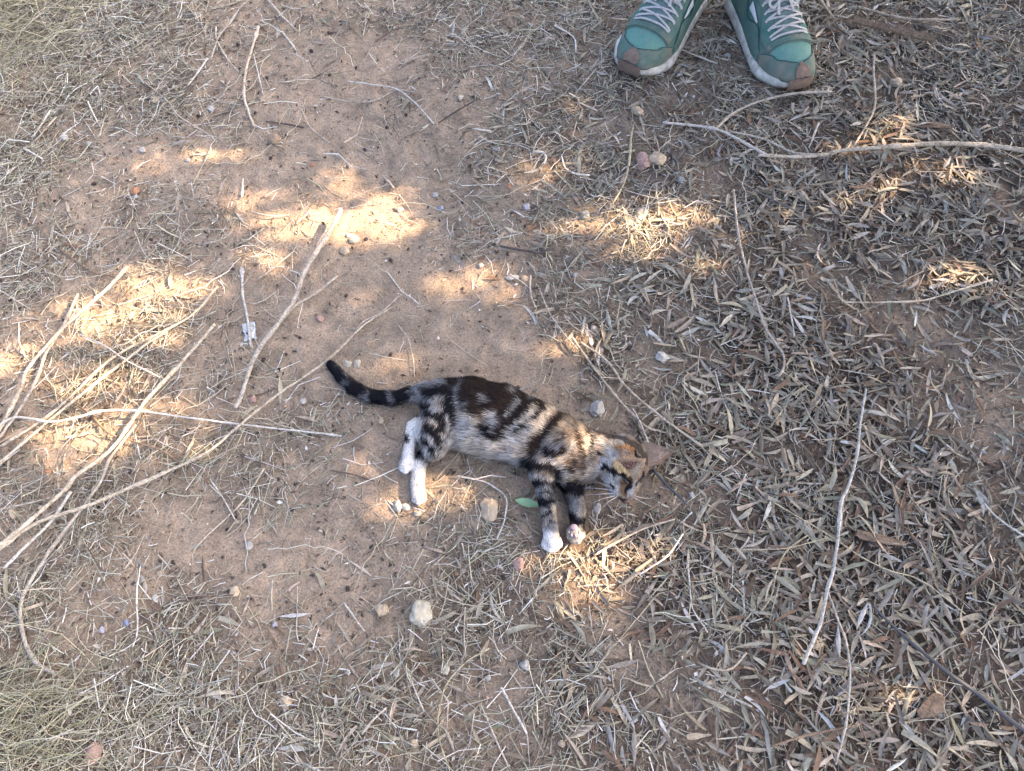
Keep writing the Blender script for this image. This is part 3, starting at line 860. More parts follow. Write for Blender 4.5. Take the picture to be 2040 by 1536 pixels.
# ------------------------------------------------------------------ stones
def ico(sub):
    t = (1 + 5 ** 0.5) / 2
    v = [(-1,t,0),(1,t,0),(-1,-t,0),(1,-t,0),(0,-1,t),(0,1,t),(0,-1,-t),(0,1,-t),(t,0,-1),(t,0,1),(-t,0,-1),(-t,0,1)]
    f = [(0,11,5),(0,5,1),(0,1,7),(0,7,10),(0,10,11),(1,5,9),(5,11,4),(11,10,2),(10,7,6),(7,1,8),(3,9,4),(3,4,2),(3,2,6),(3,6,8),(3,8,9),(4,9,5),(2,4,11),(6,2,10),(8,6,7),(9,8,1)]
    v = [np.array(p) / np.linalg.norm(p) for p in v]
    for _ in range(sub):
        cache = {}; nf = []
        def mid(a, b):
            k = (min(a, b), max(a, b))
            if k not in cache:
                m = v[a] + v[b]; v.append(m / np.linalg.norm(m)); cache[k] = len(v) - 1
            return cache[k]
        for a, b, c in f:
            x, y, z = mid(a, b), mid(b, c), mid(c, a)
            nf += [(a, x, z), (b, y, x), (c, z, y), (x, y, z)]
        f = nf
    return np.array(v), np.array(f)
ICO2, ICO3 = ico(2), ico(3)

def stone_mesh(seed, size, angular):
    r = np.random.default_rng(seed)
    V, F = ICO3
    V = V.copy()
    d = np.ones(len(V))
    if angular > 0:                                            # facets: cut by random planes
        for k in range(int(9 + 4 * angular)):
            nrm = r.normal(size=3); nrm /= np.linalg.norm(nrm)
            h = r.uniform(0.62, 0.88)
            p = V @ nrm
            d = np.where(p * d > h, np.minimum(d, h / np.maximum(p, 1e-6)), d)
    b = vnoise(V[:, 0] * 2.3 + seed, V[:, 1] * 2.3 + V[:, 2] * 1.7, seed) - .5
    b2 = vnoise(V[:, 0] * 7 + V[:, 2] * 5 + seed, V[:, 1] * 7, seed + 3) - .5
    d = d * (1 + 0.28 * b + 0.05 * b2)
    return V * d[:, None] * np.asarray(size) * 0.5, F

STONE = {}
def stone_mat(key, c0, c1):
    STONE[key] = plain_mat('stone_' + key, c0, c1, 120, .85, .2, .7, .0015)
stone_mat('cream', (.28,.25,.19), (.41,.375,.295)); stone_mat('tan', (.28,.215,.145), (.42,.335,.235)); stone_mat('pink', (.22,.14,.115), (.32,.215,.18))
stone_mat('white', (.25,.235,.205), (.40,.38,.345)); stone_mat('grey', (.20,.187,.165), (.33,.312,.28)); stone_mat('brown', (.16,.11,.075), (.28,.20,.14))
stone_mat('lilac', (.22,.205,.225), (.33,.315,.34)); stone_mat('blue', (.15,.17,.26), (.25,.28,.38)); stone_mat('rust', (.20,.10,.06), (.30,.16,.10)); stone_mat('dark', (.028,.022,.022), (.065,.05,.045))
STONES = [
 (842,1220,42,52,1.6,'cream','cream angular block of stone standing alone at the bottom middle'),
 (1280,322,31,40,1.0,'pink','pinkish red angular stone above the central sun fleck'),
 (1308,318,34,30,.6,'tan','knobbly tan stone touching the pinkish red one'),
 (977,1012,34,42,.5,'tan','yellowish lumpy stone under the kitten belly'),
 (1188,815,28,36,.6,'grey','grey-tan lump of stone behind the kitten shoulder'),
 (545,271,22,25,.3,'brown','rounded brown stone on the bare soil at upper left'),
 (704,475,18,15,0,'cream','smooth egg-shaped pebble just below the brightest sun fleck'),
 (686,499,17,17,0,'tan','smooth tan pebble lower of the two below the brightest fleck'),
 (693,467,9,10,0,'white','tiny white pebble beside the egg-shaped pebble'),
 (796,412,16,13,.3,'cream','pale pebble at the right end of the brightest sun fleck'),
 (1319,712,24,25,.8,'white','rough whitish stone in the leaves right of the kitten back'),
 (1022,553,26,11,.8,'white','pointed white shard left of a round tan pebble'),
 (1045,556,13,13,0,'tan','round tan pebble right of the white shard'),
 (1048,412,15,15,.2,'lilac','lavender pebble left of the central sun fleck'),
 (878,410,11,11,.5,'blue','small blue pebble right of the brightest sun fleck'),
 (867,382,13,10,.8,'white','small white chip above the blue pebble'),
 (1145,548,11,10,.8,'white','bright white chip under the central sun fleck'),
 (958,528,10,13,.6,'white','white chip in the faint fleck above the kitten back'),
 (791,1007,17,24,.2,'grey','smooth pale grey pebble left of the white hind foot toes'),
 (808,1010,18,14,.8,'white','crumbly white bit between grey pebble and hind foot'),
 (833,1022,17,12,.5,'cream','flat cream pebble just below the hind foot'),
 (309,197,17,17,.2,'tan','round tan pebble in the straw at upper left'),
 (322,197,10,10,.5,'white','white crumb beside the tan pebble at upper left'),
 (127,272,17,13,.2,'white','smooth white pebble near the left edge straw'),
 (172,281,12,11,.2,'grey','round grey pebble right of the smooth white one'),
 (282,297,14,11,.4,'grey','pale grey pebble in the faint sun at upper left'),
 (418,211,15,12,.5,'white','white pebble on bare soil left of the upright twig'),
 (371,314,10,9,.1,'grey','little round grey pebble in the upper left'),
 (267,377,17,16,.4,'rust','rusty topped stone at left above the straw'),
 (268,388,13,8,.5,'white','white shell bit under the rusty stone'),
 (182,1500,36,36,.7,'pink','pinkish brown rough stone in the bottom left straw'),
 (467,1178,20,18,.4,'tan','tan pebble on the lower left bare soil'),
 (306,1192,14,15,.5,'white','whitish crumbly pebble left of the lower bare soil'),
 (318,1142,13,11,.5,'tan','small tan lump above the whitish crumbly pebble'),
 (886,1333,16,19,.1,'cream','cream rounded snail-like pebble at bottom middle'),
 (790,1341,16,17,.7,'white','white lump left of the cream rounded pebble'),
 (693,1339,12,11,.5,'white','small white stone among stalks bottom centre-left'),
 (1047,1325,22,20,.4,'grey','grey-green rounded stone at bottom middle'),
 (973,1349,12,10,.6,'white','tiny white chip left of the grey-green stone'),
 (692,725,17,15,.5,'cream','left one of two pale stones by the tail tip'),
 (711,725,14,17,.5,'cream','right one of two pale stones by the tail tip'),
 (505,797,18,15,.3,'pink','pinkish pebble right of the forked branch foot'),
 (604,800,12,12,.4,'white','pale pebble in the bare soil below the longest stick'),
 (638,637,14,14,.3,'pink','pink-brown pebble right of the forked branch'),
 (760,838,14,13,.2,'tan','round tan pebble under the tail'),
 (760,1213,26,26,.4,'tan','flat tan stone left of the cream block'),
 (1035,1122,24,28,.3,'pink','flat pinkish pebble in the sun fleck below the front paws'),
 (1271,220,24,22,.5,'tan','dull tan lump below the left shoe'),
 (1785,165,24,20,.5,'tan','tan lump right of the upright bent twig'),
 (1382,96,11,10,1.0,'white','left one of two white cubes between the toes'),
 (1434,93,10,9,1.0,'white','right one of two white cubes between the toes'),
 (1451,109,14,10,.8,'grey','grey chip under the two white cubes'),
 (1713,108,12,10,1.0,'white','white cube lying right of the right shoe'),
 (1357,361,17,16,.1,'grey','round grey-tan pebble right of the pink stone'),
 (1166,425,20,18,.3,'cream','cream pebble at the top edge of the central sun fleck'),
 (1013,373,11,13,.4,'rust','little orange pebble left of the central sun fleck'),
 (990,297,11,9,.3,'lilac','lavender chip above the centre'),
 (1925,723,9,7,.2,'white','small white bead on the bare soil at the right'),
 (1183,655,13,12,.6,'white','white flaky bit above the kitten back at right'),
 (495,1085,14,18,.3,'grey','grey-green pebble on bare soil at lower left'),
 (207,1256,14,13,.4,'lilac','lavender chip in the lower left straw'),
 (254,1242,12,12,.4,'blue','bluish chip right of the lavender one in the straw'),
 (545,1244,13,12,.4,'lilac','lavender chip on the lower bare soil'),
 (1190,1014,16,22,.8,'grey','grey stone chip between front paws and face'),
 (1337,940,11,7,.4,'white','white chip right of the far ear'),
 (1378,985,13,13,.7,'white','white flake right of the blue-black strip'),
 (620,322,11,9,.2,'rust','reddish pebble above the brightest sun fleck'),
 (100,945,24,12,.3,'rust','reddish clod under the stick heap at left'),
 (181,1083,10,9,.3,'rust','orange pebble left of the fallen leaf at lower left'),
 (30,1027,16,20,.4,'tan','tan clod at the left edge below the heap'),
 (570,1398,24,20,.5,'tan','tan rough clod at the bottom left of centre'),
 (825,1480,16,16,.3,'tan','tan pebble at the bottom edge'),
 (1118,1482,14,13,.4,'tan','small tan pebble at the bottom edge right of centre'),
 (1265,1433,13,11,.5,'white','pale chip at the bottom right of centre'),
 (918,198,13,13,.5,'cream','pale stone at upper middle right of the arching stalk'),
]
for k, (px, py, w, h, ang, key, lab) in enumerate(STONES):
    s = px_scale(px, py)
    size = np.array([w * s, h * s * 1.05, min(w, h) * s * (0.8 if ang else 0.8)])
    V, F = stone_mesh(k + 3, size * 1.12, ang)
    g = P(px, py, size[2] * 0.35)
    o = link('stone' if max(w, h) > 22 else 'pebble', fast_mesh('stone', V, F, smooth=ang < 0.35), STONE[key])
    o.location = (g[0], g[1], float(ground_z(g[0], g[1])) + size[2] * 0.34)
    o.rotation_euler.z = random.uniform(-0.3, 0.3)
    tag(o, lab, 'stone' if max(w, h) > 22 else 'pebble')

def build_pebbles():
    ms = []
    for k in range(12):
        V, F = stone_mesh(100 + k, (1, rng.uniform(.7, 1), rng.uniform(.55, .8)), 0.4 if k % 2 else 0)
        if True:
            Vl, Fl = ICO2
            V = Vl * np.linalg.norm(V, axis=1)[:len(Vl), None] * 1.0
            F = Fl
        me = fast_mesh('pebble', V, F); me.materials.append(STONE[['tan','grey','brown','tan','cream','brown'][k % 6]])
        ms.append(me)
    pit = []
    for k in range(6):
        V = ICO2[0] * np.array([0.5, 0.36, 0.34]) * (1 + 0.12 * (vnoise(ICO2[0][:, 0] * 3 + k, ICO2[0][:, 1] * 3, k) - .5))[:, None]
        me = fast_mesh('dark_pellet', V, ICO2[1]); me.materials.append(STONE['dark']); pit.append(me)
    M = np.clip(0.25 + 0.35 * STRAW, 0, 1)
    def ok(x, y):
        px, py = proj(np.stack([x, y, 0 * x], -1))
        return (px > 0) & (px < 2040) & (py > 0) & (py < 1536) & ~((px > 640) & (px < 1320) & (py > 740) & (py < 1100)) & ~((px > 1200) & (px < 1640) & (py < 190))
    x, y = scatter(M, 600); k = ok(x, y); x, y = x[k][:80], y[k][:80]
    for i in range(len(x)):
        o = link('pebble', ms[i % 12]); r = random.uniform(.0035, .0075); o.scale = (r, r, r)
        o.location = (x[i], y[i], float(ground_z(x[i], y[i])) + r * .32); o.rotation_euler.z = random.uniform(0, 6)
        tag(o, f"tiny {['tan','grey','brown','tan','cream','brown'][i % 12 % 6]} pebble half sunk in the soil {where(x[i], y[i])}", 'pebble', 'tiny pebbles scattered on the soil')
    x, y = scatter(M, 900); k = ok(x, y); x, y = x[k][:170], y[k][:170]
    for i in range(len(x)):
        o = link('dark_pellet', pit[i % 6]); r = random.uniform(.0052, .0092); o.scale = (r, r, r)
        o.location = (x[i], y[i], float(ground_z(x[i], y[i])) + r * .33); o.rotation_euler = (0, 0, random.uniform(0, 6))
        tag(o, f'small dark oval pellet like an olive pit {where(x[i], y[i])}', 'pellet', 'dark pellets scattered on the soil')
build_pebbles()

# bark pieces, the fresh green leaf and the grey scrap
def chunk(name, label, cat, px, py, w, h, rot, key, thick=0.5, lift=0.004):
    s = px_scale(px, py)
    V, F = stone_mesh(int(px) % 97 + 300, np.array([w * s, h * s, min(w, h) * s * thick]) * 1.15, 1.0)
    V[:, 0] = np.sign(V[:, 0]) * np.abs(V[:, 0]) ** 0.8 * (w * s / 2) ** 0.2
    g = P(px, py, .004)
    o = link(name, fast_mesh(name, V, F, smooth=False), WOOD[key])
    o.location = (g[0], g[1], float(ground_z(g[0], g[1])) + lift); o.rotation_euler.z = rot
    tag(o, label, cat)
chunk('bark_piece', 'brown block of bark in the central sun fleck', 'bark', 1276, 430, 24, 46, -.25, 'tan', .6)
chunk('bark_piece', 'flat tan bark piece right of the long grey stem', 'bark', 1560, 455, 62, 15, 0.0, 'tan', .5)
chunk('bark_piece', 'torn brown bark sheet at the lower right in the dim sun fleck', 'bark', 1850, 1408, 62, 26, .5, 'brown', .15, .014)
chunk('bark_piece', 'reddish brown bark splinters above the black strip at lower right', 'bark', 1745, 1075, 90, 20, -.2, 'brown', .4, .012)
chunk('bark_piece', 'grey-brown bark sliver under the long branch at right', 'bark', 1862, 255, 60, 12, -.25, 'brown', .5, .010)

def green_leaf():
    s = px_scale(1050, 1003)
    n = 9
    t = np.linspace(0, 1, n)
    hw = np.sin(np.pi * t ** 0.9) ** 0.8 * 8.3 * s
    x = (t - .5) * 54 * s
    V = np.stack([np.stack([x, k * hw, 0.35 * np.abs(k * hw) + 0.06 * (t - .5) ** 2 * 0.04], -1) for k in (-1, -.5, 0, .5, 1)], 1).reshape(-1, 3)
    F = [(i * 5 + k, i * 5 + 5 + k, i * 5 + 6 + k, i * 5 + 1 + k) for i in range(n - 1) for k in range(4)]
    m = plain_mat('fresh_leaf', (.13, .24, .12), (.22, .34, .19), 50, .5, .4, .1)
    g = P(1052, 1003, .008)
    o = link('green_leaf', fast_mesh('green_leaf', V, np.array(F)), m, loc=(g[0], g[1], .010))
    o.rotation_euler = (0.15, 0.05, -0.22)
    tag(o, 'fresh green pointed leaf beside the kitten foreleg', 'leaf')
green_leaf()

def scrap():
    s = px_scale(500, 662)
    nx, ny = 9, 12
    X, Y = np.meshgrid(np.linspace(-12, 12, nx), np.linspace(-19, 19, ny))
    Z = (vnoise(X * .22, Y * .22, 44) - .5) * 7 + (vnoise(X * .6, Y * .6, 45) - .5) * 3
    X = X + (vnoise(Y * .3, X * .2, 46) - .5) * 7; Y = Y + (vnoise(X * .3, Y * .2, 47) - .5) * 6
    V = np.stack([X, Y, Z + 4], -1).reshape(-1, 3) * s
    idx = np.arange(nx * ny).reshape(ny, nx)
    F = np.stack([idx[:-1, :-1], idx[:-1, 1:], idx[1:, 1:], idx[1:, :-1]], -1).reshape(-1, 4)
    m = plain_mat('crumpled_foil', (.26, .27, .28), (.46, .47, .48), 300, .4, .5, .5)
    g = P(499, 663, .003)
    o = link('plastic_scrap', fast_mesh('plastic_scrap', V, F, smooth=False), m, loc=(g[0], g[1], float(ground_z(g[0], g[1])) + .001))
    o.rotation_euler.z = .25
    tag(o, 'crumpled pale grey scrap of film under the thin pale twig', 'scrap')
scrap()
# ------------------------------------------------------------------ kitten
KZ = -0.003
def K(px, py, z):
    return P(px, py, z + KZ)

# round cones: (ax, ay, az, ra,  bx, by, bz, rb,  blend, fur length); hair grows from a to b; heights and radii in mm
PR = [
 # spine row, hair grows from neck to tail
 (1112,868,42,30, 1060,846,42,32.5, 14, 9), (1060,846,42,32.5, 1000,816,42,33, 14, 9), (1000,816,42,33, 940,800,41,32.5, 14, 9), (940,800,41,32.5, 885,797,38,29, 14, 9),
 (885,797,38,29, 850,790,32,18, 12, 8),
 # belly row
 (1090,893,36,26, 1045,884,36,28.5, 14, 12), (1045,884,36,28.5, 995,868,36,29.5, 14, 13), (995,868,36,29.5, 950,858,36,29.5, 14, 13), (950,858,36,29.5, 905,852,35,28, 14, 12),
 # shoulders and neck
 (1195,900,37,24, 1155,892,39,28, 12, 8), (1155,892,38,25, 1112,872,40,28, 14, 9), (1185,920,35,20, 1120,908,41,28, 14, 9),
 (1240,902,36,22, 1195,902,37,24, 12, 7),
 (1172,930,37,22, 1128,922,41,26, 12, 8),
 # right hind leg (upper): thigh, shank, long foot
 (880,806,44,29, 868,862,46,25, 12, 8), (868,862,46,25, 862,893,40,16, 10, 7), (870,890,38,13.5, 832,848,34,9.5, 7, 5), (832,846,34,10, 823,850,32,9.5, 4, 4),
 (824,852,32,9.2, 812,915,22,9.0, 3, 3), (812,915,22,9.0, 808,927,20,9.5, 3, 3),
 # left hind leg (lower): shank hidden, foot in the sun
 (880,880,18,16, 838,918,14,11, 6, 6), (836,918,14,10.5, 832,962,12,9.8, 3, 3), (832,962,12,10, 834,987,11,10.5, 3, 3),
 (826,985,11,5.4, 825,994,10,5.4, 2, 2), (834,987,12,5.6, 834,998,11,5.6, 2, 2), (842,985,11,5.4, 843,994,10,5.4, 2, 2), (803,922,21,5.2, 801,932,19,5.2, 2, 2), (809,926,21,5.4, 808,936,19,5.4, 2, 2), (815,922,21,5.2, 815,931,19,5.2, 2, 2),
 # tail
 (850,782,30,14, 815,787,22,10.5, 10, 8), (815,787,22,10.5, 778,794,16,9.8, 5, 7), (778,794,16,9.8, 740,790,14,9.5, 5, 7), (740,790,14,9.5, 706,773,13,9.2, 5, 7), (706,773,13,9.2, 682,752,12,8.8, 5, 7), (682,752,12,8.8, 660,728,11,6.5, 5, 6),
 # right foreleg (upper)
 (1118,893,54,24, 1078,935,50,17.5, 12, 8), (1078,935,50,16.5, 1090,1000,38,11.5, 7, 5), (1090,1000,38,11.3, 1096,1050,26,9.8, 4, 4), (1096,1050,26,9.8, 1099,1076,17,11.5, 4, 3),
 (1088,1078,15,6, 1087,1086,13,6.3, 2.2, 2), (1096,1080,16,6.4, 1096,1091,13,6.5, 2.2, 2), (1105,1080,16,6.4, 1105,1090,13,6.5, 2.2, 2), (1111,1076,14,5.6, 1113,1084,12,5.8, 2.2, 2),
 # left foreleg (lower), paw turned sole up
 (1120,928,22,24, 1143,975,20,14, 10, 7), (1143,975,20,14, 1150,1012,19,12, 5, 5), (1150,1012,19,11.5, 1150,1040,20,10, 4, 4), (1149,1045,20,9.5, 1147,1062,17,11.5, 3, 2),
 (1136,1058,19,5.4, 1136,1068,17,5.4, 2, 2), (1143,1062,20,5.4, 1142,1075,17,5.4, 2, 2), (1151,1062,20,5.4, 1151,1076,17,5.4, 2, 2), (1158,1057,19,5.2, 1159,1067,17,5.2, 2, 2),
 # head: skull, brow, cheeks, muzzle, chin, nose
 (1256,918,37,26, 1240,906,37,28, 8, 5), (1262,938,37,16, 1252,920,38,24, 8, 4), (1242,955,35,20, 1240,925,36,26, 8, 4),
 (1222,955,46,12.5, 1216,930,46,15, 8, 6), (1222,955,22,12.5, 1216,930,24,15, 8, 6),
 (1258,966,36,11.5, 1260,940,38,14, 6, 3), (1244,982,33,11.5, 1242,960,35,14, 6, 3), (1229,980,40,9.5, 1228,962,38,12, 5, 3), (1229,980,26,9.5, 1228,962,27,12, 5, 3), (1252,984,35,8.5, 1254,965,37,10, 5, 3),
 (1222,972,31,8.5, 1220,958,32,10, 5, 4), (1247,995,32,5.0, 1247,985,33,7, 3, 2), (1263,946,46,7.5, 1266,930,46,9, 5, 3), (1236,956,53,5.0, 1250,950,51,6, 5, 3),
]
def build_kitten():
    A = np.array([K(p[0], p[1], p[2] / 1000) for p in PR]); B = np.array([K(p[4], p[5], p[6] / 1000) for p in PR])
    ra = np.array([p[3] for p in PR]) / 1000; rb = np.array([p[7] for p in PR]) / 1000
    kb = np.array([p[8] for p in PR]) / 1000; fl = np.array([p[9] for p in PR]) / 1000
    h = 0.0016
    lo = np.minimum((A - ra[:, None]).min(0), (B - rb[:, None]).min(0)) - 0.012
    hi = np.maximum((A + ra[:, None]).max(0), (B + rb[:, None]).max(0)) + 0.012
    n = np.ceil((hi - lo) / h).astype(int) + 1
    D = np.full(n, 1.0, dtype=np.float32)
    ax = [lo[i] + np.arange(n[i]) * h for i in range(3)]
    def cone(Q, a, b, r1, r2):
        ab = b - a; L2 = ab @ ab
        t = np.clip(((Q - a) @ ab) / L2, 0, 1)
        return np.linalg.norm(Q - a - t[..., None] * ab, axis=-1) - (r1 + (r2 - r1) * t), t
    for i in range(len(PR)):
        m = kb[i] + 0.004
        l = np.minimum(A[i] - ra[i], B[i] - rb[i]) - m; u = np.maximum(A[i] + ra[i], B[i] + rb[i]) + m
        i0 = np.maximum(np.floor((l - lo) / h).astype(int), 0); i1 = np.minimum(np.ceil((u - lo) / h).astype(int) + 1, n)
        sl = tuple(slice(i0[k], i1[k]) for k in range(3))
        Q = np.stack(np.meshgrid(*[ax[k][sl[k]] for k in range(3)], indexing='ij'), -1)
        d, _ = cone(Q, A[i], B[i], ra[i], rb[i])
        o = D[sl]
        hh = np.maximum(kb[i] - np.abs(o - d), 0) / kb[i]
        D[sl] = np.minimum(o, d) - hh * hh * kb[i] * 0.25
    zz = ax[2][None, None, :]
    D = np.maximum(D, -(zz + 0.001)).astype(np.float32)            # flattened where it rests on the soil
    # surface nets
    ins = D < 0
    nx, ny, nz = D.shape
    acc = np.zeros((nx - 1, ny - 1, nz - 1, 3), np.float32); cnt = np.zeros((nx - 1, ny - 1, nz - 1), np.float32)
    g0 = {0: (slice(0, -1), slice(None), slice(None)), 1: (slice(None), slice(0, -1), slice(None)), 2: (slice(None), slice(None), slice(0, -1))}
    g1 = {0: (slice(1, None), slice(None), slice(None)), 1: (slice(None), slice(1, None), slice(None)), 2: (slice(None), slice(None), slice(1, None))}
    quads = []
    cross = {}
    for a in range(3):
        d0, d1 = D[g0[a]], D[g1[a]]
        c = (d0 < 0) != (d1 < 0)
        t = np.where(c, d0 / np.where(c, d0 - d1, 1), 0)
        cross[a] = (c, d0 < 0)
        I = np.argwhere(c)
        tv = t[c]
        b, e = [(1, 2), (2, 0), (0, 1)][a]
        P0 = I.astype(np.float32); P0[:, a] += tv
        for ob in (0, 1):
            for oe in (0, 1):
                J = I.copy(); J[:, b] -= ob; J[:, e] -= oe
                okj = (J >= 0).all(1) & (J[:, 0] < nx - 1) & (J[:, 1] < ny - 1) & (J[:, 2] < nz - 1)
                np.add.at(acc, tuple(J[okj].T), P0[okj]); np.add.at(cnt, tuple(J[okj].T), 1)
    act = cnt > 0
    vid = np.full(act.shape, -1, np.int64); vid[act] = np.arange(act.sum())
    V = acc[act] / cnt[act][:, None] * h + lo
    for a in range(3):
        c, s0 = cross[a]
        I = np.argwhere(c); sg = s0[c]
        b, e = [(1, 2), (2, 0), (0, 1)][a]
        def cell(ob, oe):
            J = I.copy(); J[:, b] -= ob; J[:, e] -= oe
            return vid[tuple(J.T)]
        q = np.stack([cell(1, 1), cell(0, 1), cell(0, 0), cell(1, 0)], -1)
        q[~sg] = q[~sg][:, ::-1]
        quads.append(q)
    Fq = np.concatenate(quads)
    Fq = Fq[(Fq >= 0).all(1)]
    # fluff the outline a little
    # normals from the field
    Gd = np.stack(np.gradient(D, h), -1)
    ii = np.clip(np.round((V - lo) / h).astype(int), 0, n - 1)
    Nv = Gd[tuple(ii.T)]; Nv /= np.linalg.norm(Nv, axis=1)[:, None] + 1e-9
    # hair flow
    def flow(Q):
        W = np.zeros((len(Q), 3)); Ls = np.zeros(len(Q)); Ws = np.zeros(len(Q))
        for i in range(len(PR)):
            d, _ = cone(Q, A[i], B[i], ra[i], rb[i])
            w = np.exp(-np.maximum(d, 0) / 0.004)
            dr = (B[i] - A[i]) / np.linalg.norm(B[i] - A[i])
            W += w[:, None] * dr; Ls += w * fl[i]; Ws += w
        return W / (np.linalg.norm(W, axis=1)[:, None] + 1e-9), Ls / (Ws + 1e-9)

    DK, BR, LG, CR, WH = (.007,.007,.010), (.019,.0130,.0105), (.285,.285,.28), (.52,.43,.32), (.72,.69,.655)
    GR, OR, TN, BL, GD = (.15,.145,.145), (.42,.21,.07), (.26,.20,.15), (.255,.258,.262), (.46,.36,.22)
    c1 = lambda x, y: (620 + x / 4.2675, 680 + y / 4.2675)
    c2 = lambda x, y: (960 + x / 4.266, 760 + y / 4.266)
    hd = lambda x, y: (1180 + x / 9.273, 860 + y / 9.273)
    fw = lambda x, y: (x, y)
